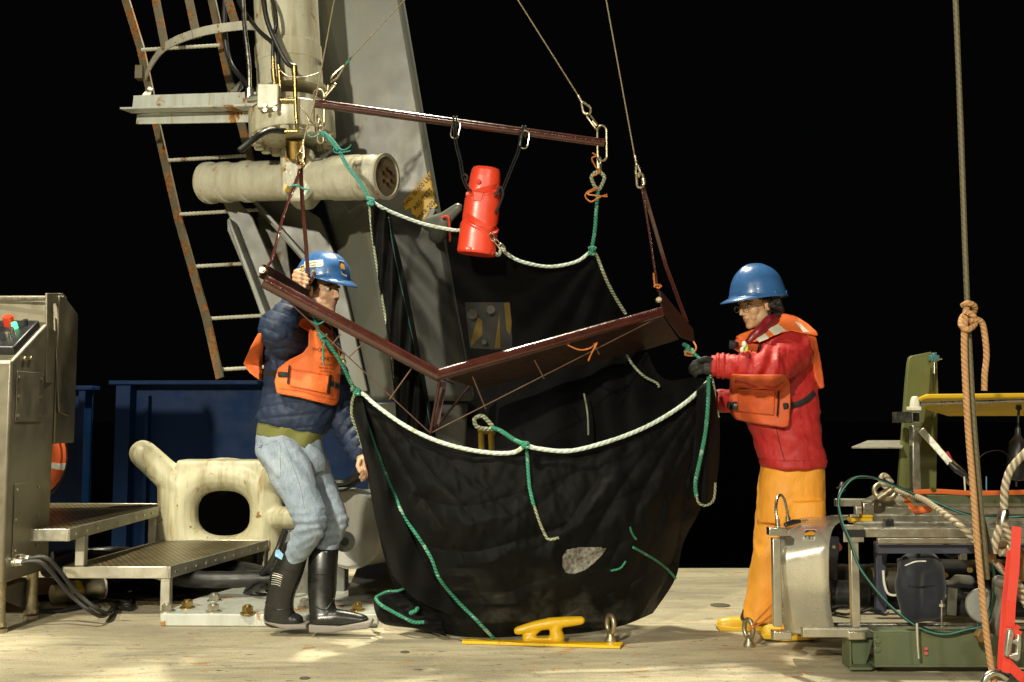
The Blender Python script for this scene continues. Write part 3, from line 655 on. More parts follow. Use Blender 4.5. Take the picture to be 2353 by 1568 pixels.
# ---------------- hoses under the steps
hz = [([(130, 1345), (240, 1340), (300, 1330), (420, 1345), (600, 1340), (640, 1360)], .055, .06, 'thick black corrugated hose lying under the lower step'),
      ([(120, 1300), (250, 1285), (400, 1290), (560, 1300), (640, 1310)], .05, .07, 'rearmost black hose behind the two grating steps'),
      ([(150, 1325), (300, 1322), (440, 1305), (560, 1320), (640, 1345)], .04, .12, 'black hose resting on top of the thick hose'),
      ([(120, 1280), (260, 1268), (330, 1276), (450, 1290), (560, 1305), (660, 1330)], .035, .15, 'black hose arching highest over the others behind the steps'),
      ([(110, 1310), (200, 1280), (320, 1300), (430, 1330), (640, 1330)], .045, .16, 'black hose sagging between the two steps'),
      ([(400, 1340), (470, 1300), (540, 1275), (600, 1290), (650, 1330)], .06, .07, 'fat black hose bulging behind the lower step toward the rubber strop'),
      ([(60, 1380), (120, 1372), (230, 1368), (330, 1376), (420, 1372), (450, 1360)], .018, .018, 'thin black cable on the deck under the steps')]
for pl, r, z, lab in hz:
    bm = B(); c = smooth([G(x, y, z) for x, y in pl], 14); n_ = len(c)
    tube(bm, c, [r*(1+.05*math.sin(i*2.6)) for i in range(n_)], 14); o = mk('hose', bm, M['black']); tag(o, lab, 'hose', 'black hoses under the steps')
hf = thing('hose_coupling', G(165, 1365, .0), 'metal hose coupling with a yellow tape mark under the lower step', 'coupling')
p0, p1 = G(120, 1366, .07), G(232, 1352, .07); dv = p1-p0
bm = B(); lathe(bm, p0, dv, [(0, .05), (.08, .05), (.09, .062), (.11, .062), (.12, .05), (.16, .05), (.165, .058), (dv.length-.03, .058), (dv.length-.02, .064), (dv.length, .064)], 20); mk('coupling_body', bm, M['galv'], hf)
bm = B(); tube(bm, [p0+dv*.42, p0+dv*.52], .0605, 20); mk('yellow_tape', bm, M['yellowc'], hf); bm = B(); tube(bm, [p0+dv*1.0, p0+dv*1.04], .066, 20); mk('white_tie', bm, M['white'], hf)
# floor grating strip
bm = B(); prism(bm, [G(150, 1398, .006), G(430, 1388, .006), G(430, 1355, .006), G(150, 1358, .006)], (0, 0, -.004)); tag(mk('drain_grate', bm, M['grating']), 'dark drain grate let into the deck under the steps', 'grate', kind='structure')

# ---------------- base plate and pedestal bracket
bp = thing('base_plate', G(620, 1410), 'thick grey bolted steel base plate under the walking man', 'base plate')
zt = .062; bm = B(); q = [G(368, 1411, zt), G(868, 1413, zt), G(880, 1370, zt), G(840, 1340, zt), G(620, 1335, zt), G(540, 1350, zt), G(440, 1378, zt)]
prism(bm, q, (0, 0, -zt+.001)); mk('plate', bm, M['beam'], bp, bevel=.006)
for (x, y, s_) in ((430, 1402, 0), (492, 1386, 1), (490, 1411, 1), (569, 1415, 0), (384, 1410, 1), (606, 1362, 1), (655, 1360, 1), (822, 1408, 0), (700, 1400, 1)):
    bm = B(); hexbolt(bm, G(x, y-4, zt), .028, .03); mk('bolt', bm, M['brass'] if s_ == 0 else M['alu'], bp)
pb = thing('pedestal_post', G(775, 1375), 'brownish steel pedestal post standing between the man and the grey drum', 'post')
bm = B(); box(bm, G(690, 1385, 0)+V((0, 0, .20)), (.20, .12, .40)); box(bm, G(778, 1380, 0)+V((0, .0, .24)), (.09, .14, .48)); mk('post_plate', bm, M['grey'], pb, bevel=.006)
bm = B(); cyl(bm, W(792, 1245, 5.35), W(792, 1245, 5.5), .055, seg=24); mk('boss', bm, M['grey'], pb)
bm = B(); cyl(bm, W(792, 1245, 5.33), W(792, 1245, 5.36), .022, seg=16); mk('pin_hole', bm, M['ink'], pb)
dr = thing('winch_drum', W(830, 1300, 5.9), 'grey painted drum lying behind the man and the net', 'drum')
a, c = W(800, 1215, 5.62), W(960, 1200, 6.4); d = c-a
bm = B(); lathe(bm, a, d, [(0, .205), (.02, .215), (.025, .225), (.04, .225), (.045, .215), (d.length, .215)], 40); mk('shell', bm, M['drum'], dr)
bm = B(); prism(bm, P([(800, 1395, 5.55), (975, 1395, 5.9), (985, 1330, 6.3), (830, 1320, 6.3)]), (0, 0, .0001+.10)); mk('cradle', bm, M['greyd'], dr)
bm = B(); tube(bm, smooth(P([(735, 1100, 5.6), (790, 1110, 5.6), (830, 1085, 5.55), (870, 1060, 5.6)]), 5), .022, 8); tube(bm, smooth(P([(760, 1125, 5.6), (800, 1120, 5.6), (850, 1080, 5.6)]), 5), .014, 8)
tag(mk('grey_hose', bm, M['black']), 'black hoses behind the man\'s lower hand', 'hose')
bm = B(); q = smooth([V(p) for p in (W(655, 1222, 5.5), W(625, 1290, 5.4), G(560, 1368, .03), G(555, 1372, .03))], 8); tube(bm, q, .019, 10); tube(bm, smooth([W(610, 1345, 5.5), W(590, 1352, 5.45), G(556, 1370, .03)], 4), .017, 10)
tag(mk('lever_hose', bm, M['black']), 'black rubber strop looping down beside the man\'s rear boot', 'hose')

# ---------------- machinery seen through the net
mc = thing('safety_gate', W(1120, 810, 5.9), 'grey plate with slanted yellow stripes seen through the net', 'plate')
bm = B(); prism(bm, P([(1068, 695, 5.95), (1172, 695, 5.95), (1178, 805, 5.95), (1080, 800, 5.95)]), (0, .02, 0)); mk('backing_plate', bm, M['grey'], mc)
for q in ([(1098, 728), (1108, 738), (1108, 770), (1082, 797), (1082, 785)], [(1148, 720), (1150, 800), (1136, 800), (1142, 760)], [(1158, 696), (1170, 696), (1176, 740), (1172, 770), (1164, 760)]):
    bm = B(); prism(bm, [W(x, y, 5.945) for x, y in q], (0, .003, 0)); mk('yellow_stripe', bm, M['yellowc'], mc)
for (x, y, r) in ((1085, 722, .03), (1128, 712, .025), (1112, 786, .015)):
    bm = B(); cyl(bm, W(x, y, 5.94), W(x, y, 5.90), r); mk('stud', bm, M['alu'], mc)
bm = B()
for x in (1105, 1128): cyl(bm, W(x, 985, 5.8), W(x+4, 1090, 5.8), .018)
cyl(bm, W(1098, 990, 5.8), W(1138, 990, 5.8), .02)
tag(mk('yellow_stand', bm, M['yellowc']), 'small yellow tube stand seen through the net under the V frame', 'stand')
# ================================================================== RIGGING
def rope(name, pl, r, m, label, cat='rope', par=None, n=6, seg=8, group=None, raw=False):
    bm = B(); c_ = smooth(pl if raw else P(pl), n); tube(bm, c_, [r*(1+.13*nz(q, 60)) for q in c_], seg); o = mk(name, bm, m, par)
    if par is None: tag(o, label, cat, group)
    return o
# upper spreader bar
YL, YR = 4.95, 5.15
sp = thing('spreader_bar', W(1050, 300, 5.05), 'dark red pipe spreader bar hanging slantwise above the net', 'spreader bar')
bm = B(); pl = W(724, 238, YL); pr_ = W(1388, 329, YR); cyl(bm, pl, pr_, .0225, .0225, 24); mk('pipe', bm, M['maroon'], sp)
bm = B(); d = (pr_-pl).normalized(); cyl(bm, pr_, pr_+d*.002, .0165); mk('pipe_end', bm, M['ink'], sp)
bm = B(); link(bm, W(733, 292, YL), W(733, 206, YL), .052, .0055, (1, .3, 0)); mk('end_link', bm, M['galv'], sp)
bm = B(); link(bm, W(1384, 370, YR), W(1383, 289, YR), .05, .0058, (1, .3, 0)); mk('end_link', bm, M['galv'], sp)
for a, c, wd in (((741, 305), (731, 265), .03), ((743, 225), (770, 193), .028)):
    bm = B(); link(bm, W(*a, YL), W(*c, YL), wd, .0055, (1, -1, 0)); cyl(bm, W((a[0]+c[0])/2-4, (a[1]+c[1])/2, YL), W((a[0]+c[0])/2-2, (a[1]+c[1])/2-12, YL), .009); mk('quick_link', bm, M['galv'], sp)
bm = B(); link(bm, W(737, 330, YL), W(735, 290, YL), .028, .005, (1, .5, 0)); mk('quick_link', bm, M['galv'], sp)
bm = B(); link(bm, W(1378, 398, YR), W(1376, 360, YR), .024, .005, (1, 1, 0)); cyl(bm, W(1376, 392, YR), W(1376, 376, YR), .010); mk('quick_link', bm, M['galv'], sp)
bm = B(); link(bm, W(1374, 297, YR), W(1350, 262, YR), .028, .0055, (1, .6, 0)); cyl(bm, W(1361, 279, YR), W(1371, 290, YR), .011); mk('quick_link', bm, M['galv'], sp)
# wires
def wire(name, pl, r, lab, ferr=None, tear=None):
    t = thing(name, W(*pl[-1]), lab, 'wire', 'lifting wires of the frame')
    bm = B(); tube(bm, P(pl), r, 8); mk('strand', bm, M['wire'], t)
    if ferr: bm = B(); a, c = P(ferr); tube(bm, [a, a.lerp(c, .25), a.lerp(c, .3), a.lerp(c, .6), a.lerp(c, .65), c], [r*2.2, r*2.3, r*1.7, r*2.3, r*1.8, r*2.2], 10); mk('ferrule', bm, M['galv'], t)
    if tear: tp, dr_, ln, wd = tear; bm = B(); teardrop(bm, W(*tp), W(dr_[0], dr_[1], tp[2])-W(*tp), ln, wd, .0065, (1, -.5, 0)); mk('thimble', bm, M['galv'], t)
    return t
wire('lifting_wire', [(1130, -100, 4.9), (1190, 0, 4.95), (1330, 222, YR)], .0034, 'pale wire running from the top edge to the right end of the spreader bar', [(1328, 219, YR), (1338, 237, YR)], ((1337, 235, YR), (1358, 268), .075, .042))
wire('lifting_wire', [(1378, -100, 4.8), (1393, 0, 4.85), (1459, 362, 5.0)], .0034, 'pale wire running from the top edge down to the bridle of the right wing', [(1459, 358, 5.0), (1463, 380, 5.0)], ((1463, 378, 5.0), (1468, 410), .065, .022))
wire('lifting_wire', [(1000, -70, 5.0), (930, 0, 5.0), (805, 135, YL)], .0030, 'slanting thin wire from the top edge to the left end of the spreader bar', [(803, 137, YL), (795, 147, YL)], ((793, 150, YL), (762, 186), .11, .038))
wire('lifting_wire', [(782, -80, 4.7), (768, 0, 4.7), (728, 215, 4.65), (698, 322, 4.6)], .0034, 'near-vertical thin wire in front of the cream ram, going to the left bridle', [(698, 322, 4.6), (697, 338, 4.6)], ((696, 336, 4.6), (691, 368), .075, .03))
bm = B(); tube(bm, P([(806, 134, YL-.003), (794, 150, YL-.003)]), .0052, 8); tag(mk('green_sleeve', bm, M['rteal']), 'short green sleeve on the slanting wire left of the float', 'sleeve')
# teal twine knots
rope('teal_lashing', [(705, 305, 4.62), (712, 315, 4.62), (722, 315, 4.66), (733, 308, 4.8), (738, 300, 4.9)], .0035, M['rteal'], 'loose teal twine loop between the thin wire and the spreader bar link', 'twine')
rope('teal_lashing', [(668, 428, 4.5), (682, 426, 4.48), (695, 433, 4.5), (709, 436, 4.5), (705, 446, 4.5)], .0045, M['rteal'], 'teal twine knotted round the left bridle straps', 'twine')
# green rope from left spreader to net corner
gr_ = thing('corner_rope', W(850, 462, 5.0), 'green rope with a spliced eye from the spreader bar to the left net corner', 'rope', 'green ropes holding the net corners')
bm = B(); tube(bm, smooth(P([(740, 305, 4.95), (760, 322, 4.95), (778, 345, 4.96)]), 4), .0135, 8); mk('spliced_eye', bm, M['rteal'], gr_)
bm = B(); tube(bm, smooth(P([(775, 340, 4.96), (800, 385, 4.97), (828, 420, 4.98), (850, 463, 5.0)]), 6), .0095, 8); mk('strand', bm, M['rteal'], gr_)
for q in ([(776, 340, 4.95), (790, 345, 4.94), (803, 338, 4.94), (806, 332, 4.94)], [(772, 335, 4.95), (766, 345, 4.95), (775, 352, 4.95), (805, 347, 4.94)]):
    bm = B(); tube(bm, smooth(P(q), 4), .0035, 6); mk('loose_end', bm, M['rteal'], gr_)
g2 = thing('corner_rope', W(1360, 575, 5.15), 'green rope with a pale eye and orange twine hanging to the right net corner', 'rope', 'green ropes holding the net corners')
bm = B(); tube(bm, smooth(P([(1374, 440, 5.15), (1370, 490, 5.15), (1367, 530, 5.15), (1360, 572, 5.15)]), 6), .010, 8); mk('strand', bm, M['rgreen'], g2)
bm = B(); teardrop(bm, W(1374, 438, 5.15), V((0, 0, 1)), .10, .066, .010, (1, 0, 0)); mk('eye', bm, M['rfray'], g2)
for q in ([(1362, 352, 5.12), (1370, 358, 5.1), (1360, 365, 5.1), (1370, 385, 5.12), (1378, 392, 5.12), (1370, 402, 5.12), (1362, 404, 5.1)], [(1374, 430, 5.12), (1352, 440, 5.1), (1345, 452, 5.1), (1358, 464, 5.1), (1375, 455, 5.08), (1395, 447, 5.08)], [(1396, 452, 5.08), (1370, 450, 5.07), (1350, 446, 5.08), (1370, 435, 5.12)]):
    bm = B(); tube(bm, smooth(P(q), 4), .0042, 6); mk('orange_twine', bm, M['rorange'], g2)
# ---------------- float
YF = 5.0
ft = thing('net_float', W(1100, 590, YF), 'bright red moulded plastic float hung by two black cords from the spreader bar', 'float')
bm = B(); ax = (W(1118, 385, YF)-W(1094, 585, YF)); Lf = ax.length; az = ax.normalized(); ay = V((0, -1, 0)); ay = (ay-az*ay.dot(az)).normalized(); axx = ay.cross(az); o0 = W(1094, 585, YF)
prof = [(0, .080, 0), (.02, .085, 0), (.30, .083, 0), (.36, .079, 0), (.60, .078, 0), (.68, .072, 0), (.74, .071, 0), (.88, .067, 0), (.955, .063, 0), (.985, .057, 0), (.997, .043, 0), (1, .02, 0)]
rings = []; NS = 72
fine = []
for i in range(241):
    t = i/240
    for (a, b_) in zip(prof, prof[1:]):
        if a[0] <= t <= b_[0]: r = a[1]+(b_[1]-a[1])*(t-a[0])/(b_[0]-a[0]); break
    fine.append((t, r))
for t, r in fine:
    ring = []
    for k in range(NS):
        q = 2*math.pi*k/NS; c_, s_ = math.cos(q), math.sin(q)
        rr_ = r
        # scalloped joints between the interlocking blocks
        for (tj, am) in ((.30, .075), (.68, .06)):
            u_ = ((q+(.9 if tj < .5 else 2.2))/math.pi*1.0) % 1; zj = tj+am*(1-4*abs(u_-.5)); dd = (t-zj)
            if 0 < dd < .07: rr_ -= .013*(1-dd/.07)**.7
            if -.03 < dd <= 0: rr_ += .003
        if t < .05 and abs(math.sin(2.5*q)) < .25: rr_ -= .004
        sx_ = math.copysign(abs(c_)**.85, c_); sy_ = math.copysign(abs(s_)**.85, s_)
        ring.append(bm.verts.new(o0+az*(t*Lf)+axx*sx_*rr_*1.16+ay*sy_*rr_*.86))
    rings.append(ring)
for i in range(240):
    for k in range(NS): f = bm.faces.new((rings[i][k], rings[i+1][k], rings[i+1][(k+1) % NS], rings[i][(k+1) % NS])); f.smooth = True
bm.faces.new(rings[0]); bm.faces.new(list(reversed(rings[-1])))
fb = mk('float_body', bm, M['float'], ft)
bm = B(); cyl(bm, W(1100, 418, 4.938), W(1100, 418, 4.928), .013, .012, 20); prism(bm, P([(1087, 440, 4.94), (1112, 444, 4.94), (1105, 465, 4.94), (1088, 462, 4.94)]), (0, -.008, 0)); mk('moulded_boss', bm, M['float'], fb, bevel=.003)
bm = B(); tube(bm, smooth(P([(1137, 452, 4.94), (1150, 430, 4.93), (1156, 445, 4.93), (1148, 470, 4.93), (1138, 490, 4.94)]), 4), .007, 8); mk('cord_ring', bm, M['black'], ft)
def cord(pl, hook, lab_):
    for o_ in (-.006, .006):
        bm = B(); c = smooth(P(pl), 5); tube(bm, [p+V((o_, 0, 0)) for p in c], .0042, 6); mk('cord', bm, M['black'], ft)
    x, y, Y = hook
    c0 = pl_at(x)
    for o_ in (-.010, .006):
        bm = B(); tube(bm, [c0+V((o_, 0, 0))+V((0, math.cos(q), math.sin(q)))*.031 for q in [2*math.pi*k/20 for k in range(20)]], .005, 6, closed=True); mk('bar_loop', bm, M['black'], ft)
    bm = B(); link(bm, W(x+2, y+46, Y-.03), W(x+10, y+6, Y-.03), .040, .0045, (1, .25, 0)); mk('carabiner', bm, M['steelb'], ft)
def pl_at(x): f = (x-724)/(1388-724); return pl.lerp(pr_, f)
PLX = pl
_pl = pl; _pr = pr_
def pl_at(x): return _pl.lerp(_pr, (x-724)/664.0)
cord([(1045, 285, 5.02), (1048, 330, 5.0), (1058, 370, 5.0), (1066, 415, 4.97), (1080, 440, 4.95)], (1041, 272, 5.05), '')
cord([(1198, 305, 5.06), (1192, 345, 5.03), (1178, 380, 5.0), (1162, 420, 4.97), (1150, 450, 4.95)], (1200, 295, 5.08), '')
bm = B(); tube(bm, smooth(P([(1064, 405, 4.96), (1068, 400, 4.95), (1074, 408, 4.95), (1070, 418, 4.95)]), 3), .005, 6); mk('cord_knot', bm, M['black'], ft)
bm = B(); link(bm, W(1136, 553, 4.92), W(1128, 536, 4.92), .02, .004, (1, 0, 0)); link(bm, W(1152, 568, 4.92), W(1134, 548, 4.92), .016, .003, (1, 0, 0)); link(bm, W(1158, 576, 4.94), W(1148, 562, 4.93), .022, .006, (1, 0, 0)); mk('snap_hook', bm, M['steelb'], ft)

# ================================================================== V-SHAPED DEPRESSOR
vf = thing('depressor_frame', W(990, 1000, 4.7), 'dark red V-shaped steel wing frame slung in front of the net', 'frame')
LE, AP, RE = W(606, 646, 4.42), W(1005, 862, 4.62), W(1520, 717, 5.0)
LB, AB, RB = W(716, 694, 4.82), W(1080, 905, 5.12), W(1560, 778, 5.32)
bm = B(); tube(bm, [LE, AP], [.0315, .0285], 24); mk('left_pipe', bm, M['maroon'], vf)
bm = B(); tube(bm, [AP, RE], [.0285, .026], 24); mk('right_pipe', bm, M['maroon'], vf)
bm = B(); ball(bm, AP, .0292, sub=3); mk('apex_weld', bm, M['maroon'], vf)
bm = B(); prism(bm, [AP+V((.02, .03, 0)), RE+V((0, .02, 0)), RB, W(1490, 800, 5.35), AB+V((.05, 0, 0.03))], (0, 0, -.006)); mk('wing_plate', bm, M['plate'], vf)
bm = B(); prism(bm, [AP+V((-.02, .02, 0)), LE+V((0, .02, 0)), LB, AB+V((-.08, -.04, .05))], (0, 0, -.006)); mk('wing_plate', bm, M['plate'], vf)
# end plates
bm = B(); prism(bm, P([(1512, 664, 4.98), (1590, 757, 5.3), (1593, 786, 5.33), (1562, 776, 5.32), (1522, 722, 5.0), (1517, 700, 4.98)]), (.008, -.004, 0)); mk('end_plate', bm, M['plate'], vf, bevel=.002)
bm = B(); prism(bm, P([(606, 607, 4.46), (620, 612, 4.5), (712, 668, 4.8), (712, 698, 4.83), (640, 660, 4.52), (598, 638, 4.42)]), (-.008, -.004, 0)); mk('end_plate', bm, M['plate'], vf, bevel=.002)
for c in ((605, 622, 4.43), (1513, 690, 4.97)):
    bm = B(); cyl(bm, W(*c)+V((0, -.02, 0)), W(*c)+V((0, .02, 0)), .014); nut(bm, W(*c)+V((0, -.03, 0)), (0, 1, 0), .010, .01); mk('shackle_pin', bm, M['galv'], vf)
# truss struts + wires
BT = W(989, 996, 4.64)
bm = B(); cyl(bm, W(1010, 876, 4.63), BT, .0075, seg=10); beam(bm, W(1018, 878, 4.7), BT+V((.02, .03, .03)), .006, .035, (1, 0, 0)); mk('king_strut', bm, M['plate'], vf)
bm = B(); beam(bm, W(1085, 880, 5.1), BT+V((.01, .02, .01)), .008, .055, (0, 1, 0)); mk('rear_strut', bm, M['plate'], vf)
for a, c in ((W(622, 655, 4.44), BT), (RE+V((0, 0, -.02)), BT)):
    bm = B(); tube(bm, [a, c], .0030, 8); mk('truss_wire', bm, M['rustwire'], vf)
for a, c in (((783, 768), (763, 792)), ((834, 790), (800, 822)), ((945, 848), (895, 918)), ((1086, 866), (1116, 940)), ((1228, 828), (1250, 870)), ((1364, 788), (1377, 815))):
    f = (a[0]-606)/(1005-606) if a[0] < 1005 else None
    Ya = 4.42+.2*f if f is not None else 4.62+.38*(a[0]-1005)/515
    Yb = 4.44+.2*(c[0]-622)/367 if f is not None else 4.64+.36*(c[0]-989)/531
    bm = B(); cyl(bm, W(*a, Ya), W(*c, Yb), .0034, seg=8); mk('spacer_rod', bm, M['rustwire'], vf)
rope('orange_twine', [(1302, 792, 4.84), (1330, 804, 4.82), (1352, 802, 4.8), (1362, 796, 4.83), (1372, 788, 4.84), (1366, 800, 4.8), (1358, 815, 4.8), (1352, 830, 4.8)], .0038, M['rorange'], 'orange twine tied under the right wing of the V frame', 'twine')
# bridle straps
def strap(pl, wd, th, par, nm='bridle_strap'):
    q = P(pl); bm = B()
    for i in range(len(q)-1): beam(bm, q[i], q[i+1]+(q[i+1]-q[i]).normalized()*.004, th, wd, (1, -.5, 0))
    return mk(nm, bm, M['maroon'], par, bevel=.002)
strap([(692, 372, 4.6), (686, 400, 4.59), (650, 500, 4.53), (624, 600, 4.46), (606, 622, 4.43)], .016, .006, vf); strap([(690, 372, 4.6), (695, 470, 4.66), (703, 560, 4.72), (710, 668, 4.8)], .022, .006, vf)
strap([(1474, 425, 5.0), (1490, 520, 4.99), (1512, 668, 4.98)], .012, .006, vf); strap([(1476, 425, 5.0), (1492, 480, 5.06), (1530, 610, 5.17), (1578, 740, 5.28)], .022, .006, vf)
bm = B(); link(bm, W(1472, 432, 5.0), W(1470, 398, 5.0), .034, .0065, (1, 0, 0)); cyl(bm, W(1478, 410, 5.0), W(1480, 425, 5.0), .011); mk('bridle_link', bm, M['galv'], vf)
bm = B(); link(bm, W(691, 383, 4.6), W(692, 352, 4.6), .034, .0065, (1, .4, 0)); cyl(bm, W(697, 362, 4.6), W(697, 374, 4.6), .010); mk('bridle_link', bm, M['brass'], vf)
bm = B(); cyl(bm, W(688, 384, 4.58), W(692, 384, 4.62), .008); mk('bridle_pin', bm, M['galv'], vf)
rope('orange_twine', [(1502, 628, 4.96), (1505, 655, 4.96), (1512, 662, 4.95), (1519, 657, 4.95), (1508, 655, 4.94), (1503, 660, 4.94)], .005, M['rorange'], 'orange twine knotted round the right bridle strap above the end plate', 'twine')
kt = thing('rope_knot', W(1585, 812, 5.0), 'knot of green and orange twine at the lower tip of the right end plate', 'knot')
bm = B(); tube(bm, smooth(P([(1572, 792, 5.1), (1582, 800, 5.05), (1576, 812, 5.05), (1590, 805, 5.05), (1594, 815, 5.0)]), 5), .012, 8); mk('green_knot', bm, M['rgreen'], kt)
bm = B(); tube(bm, smooth(P([(1594, 786, 5.1), (1600, 800, 5.0), (1592, 812, 5.0), (1578, 808, 5.0), (1575, 816, 5.0), (1590, 818, 5.0)]), 5), .0045, 6); mk('orange_loop', bm, M['rorange'], kt)
bm = B(); tube(bm, smooth(P([(1594, 812, 5.0), (1605, 822, 4.98), (1622, 838, 4.95), (1632, 852, 4.95), (1634, 868, 4.9)]), 5), .009, 8); mk('green_strand', bm, M['rgreen'], kt)

# ================================================================== THE NET
def catm(row, f):
    n = len(row)-1; x = min(max(f, 0), .99999)*n; i = int(x); t = x-i
    g = lambda k: row[min(max(k, 0), n)]
    return cr(g(i-1), g(i), g(i+1), g(i+2), t)
def sheet(rows, nu, nv, fold, name, m, par, vv=None):
    R_ = [[V(p) for p in r] for r in rows]; bm = B(); uvl = bm.loops.layers.uv.verify(); g = []
    for j in range(nv+1):
        f = j/nv; line = []
        for i in range(nu+1):
            e = i/nu; col = [catm(r, e) for r in R_]; p = catm(col, f)
            dY = fold(e, f, p); q = W(p.x, p.y, p.z+dY)
            if q.z < .004: q = W(p.x, p.y, p.z); q.z = max(q.z, .004)
            line.append(bm.verts.new(q))
        g.append(line)
    for j in range(nv):
        for i in range(nu):
            fc = bm.faces.new((g[j][i], g[j][i+1], g[j+1][i+1], g[j+1][i])); fc.smooth = True
            for lp, (a, b_) in zip(fc.loops, ((i, j), (i+1, j), (i+1, j+1), (i, j+1))): lp[uvl].uv = (a/nu*1.8, b_/nv*1.4)
    return mk(name, bm, m, par, shade='keep')
nt_ = thing('plankton_net', W(1250, 1465, 4.7), 'large black fine-mesh net held open with a pale rope round its mouth', 'net')
def foldf(e, f, p):
    s = p.x/1000; y = p.y/1000
    # drapes that fan out from the two held corners and sag in catenaries between them
    def rg(v): return 1-abs(v)**.6*1.6
    cat = y-1.0-.12*(1-((p.x-1230)/420)**2)+.012*noise.noise(V((s*6, y*3, 8)))
    a = .022*rg(math.sin(cat*30+2.2*math.sin(s*5)))*max(0, 1-abs(e-.5)*1.1)*min(1, f*2.5)
    r1 = math.atan2(p.y-850, p.x-800)+.05*noise.noise(V((s*5, y*5, 4))); r2 = math.atan2(p.y-840, 1650-p.x)+.05*noise.noise(V((s*5, y*5, 9)))
    b_ = .022*rg(math.sin(r1*19+2*y))*max(0, .9-e)*min(1, f*4+.1)+.026*rg(math.sin(r2*23-2*y))*max(0, e-.25)*min(1, f*4+.1)
    q = noise.noise(V((s*7+y*3, y*6-s*3, 1))); c = .05*noise.noise(V((s*5, y*3.5, 1)))-.030*(1-abs(q)*3)*(abs(q) < .33)*min(1, f*3)+.016*noise.noise(V((s*22+y*8, y*13-s*9, 5)))+.008*noise.noise(V((s*60, y*36, 2)))
    low = max(0, f-.8)*5; c += low*.03*noise.noise(V((s*26, y*9, 7)))
    return (a+b_+c)*(1 if f > .04 else .25)
front = [[(816, 903, 4.72), (925, 975, 4.62), (1060, 1031, 4.56), (1207, 1030, 4.54), (1330, 1032, 4.56), (1500, 975, 4.66), (1634, 870, 4.80)],
         [(836, 1030, 4.78), (940, 1080, 4.60), (1070, 1120, 4.50), (1210, 1130, 4.48), (1340, 1130, 4.50), (1500, 1090, 4.62), (1648, 1000, 4.84)],
         [(860, 1160, 4.84), (950, 1190, 4.62), (1075, 1215, 4.48), (1215, 1225, 4.45), (1350, 1220, 4.48), (1500, 1190, 4.62), (1622, 1140, 4.86)],
         [(880, 1270, 4.90), (960, 1290, 4.68), (1080, 1310, 4.55), (1215, 1320, 4.51), (1355, 1315, 4.54), (1490, 1290, 4.70), (1572, 1245, 4.90)],
         [(915, 1365, 4.95), (990, 1385, 4.78), (1090, 1400, 4.69), (1215, 1408, 4.68), (1350, 1400, 4.70), (1465, 1370, 4.80), (1552, 1330, 4.98)],
         [(985, 1436, 4.98), (1025, 1458, 4.84), (1110, 1466, 4.76), (1215, 1462, 4.76), (1340, 1455, 4.79), (1430, 1438, 4.88), (1500, 1410, 5.02)]]
bvf = bvh_of(sheet(front, 220, 160, foldf, 'front_panel', M['net'], nt_))
def foldb(e, f, p):
    s = p.x/1000; y = p.y/1000
    r1 = math.atan2(p.y-400, p.x-820+60); r2 = math.atan2(p.y-520, 1420-p.x)
    return (.05*math.sin(r1*34)*max(0, .55-e)*2+.03*math.sin(r2*24)*max(0, e-.5)*2+.05*noise.noise(V((s*11-y*3, y*2.5, 3))))*min(1, f*4+.05)
back = [[(849, 461, 5.0), (900, 488, 5.05), (970, 515, 5.1), (1055, 530, 5.1), (1110, 575, 5.1), (1160, 572, 5.05), (1200, 602, 5.1), (1262, 613, 5.15), (1320, 602, 5.15), (1359, 573, 5.15)],
        [(868, 600, 5.05), (920, 610, 5.2), (990, 640, 5.3), (1060, 660, 5.3), (1120, 680, 5.3), (1170, 690, 5.3), (1220, 700, 5.3), (1290, 700, 5.3), (1350, 680, 5.3), (1398, 655, 5.2)],
        [(900, 770, 5.05), (950, 790, 5.2), (1010, 800, 5.35), (1070, 810, 5.4), (1120, 820, 5.4), (1180, 820, 5.4), (1250, 820, 5.4), (1330, 810, 5.4), (1410, 790, 5.4), (1465, 765, 5.3)],
        [(915, 930, 5.05), (960, 940, 5.2), (1020, 960, 5.35), (1080, 970, 5.4), (1140, 970, 5.4), (1200, 980, 5.4), (1280, 980, 5.4), (1370, 970, 5.4), (1460, 930, 5.35), (1525, 885, 5.2)],
        [(925, 1120, 5.0), (970, 1130, 5.1), (1030, 1140, 5.2), (1090, 1150, 5.3), (1150, 1150, 5.3), (1220, 1150, 5.3), (1310, 1150, 5.3), (1410, 1130, 5.3), (1520, 1080, 5.2), (1610, 1000, 5.1)],
        [(960, 1330, 5.0), (1000, 1340, 5.05), (1060, 1350, 5.1), (1110, 1360, 5.15), (1170, 1360, 5.2), (1240, 1360, 5.2), (1310, 1350, 5.2), (1400, 1340, 5.15), (1480, 1320, 5.1), (1545, 1280, 5.05)]]
sheet(back, 150, 100, foldb, 'back_panel', M['netback'], nt_)
gath = [[(848, 461, 4.98), (862, 470, 4.98), (876, 478, 5.0), (890, 486, 5.03)], [(862, 600, 5.0), (885, 605, 4.96), (905, 610, 5.0), (925, 612, 5.1)], [(888, 760, 5.0), (915, 765, 4.95), (940, 770, 4.98), (958, 775, 5.1)], [(905, 900, 5.0), (935, 905, 4.95), (960, 910, 4.98), (985, 915, 5.1)], [(915, 1000, 5.0), (945, 1010, 4.95), (975, 1015, 4.98), (1000, 1020, 5.1)]]
sheet(gath, 40, 60, lambda e, f, p: .022*math.sin(p.x/4.5+p.y/55)+.01*noise.noise(V((p.x/9, p.y/60, 1))), 'gathered_edge', M['net'], nt_)
mk('teal_thread', pline([(893, 500), (905, 580), (922, 660), (944, 760), (962, 850), (978, 920), (990, 990)], bvh_of([o for o in nt_.children if o.name.startswith('gathered_edge')][0]), .0035, .004, 4.9), M['tthr'], nt_)
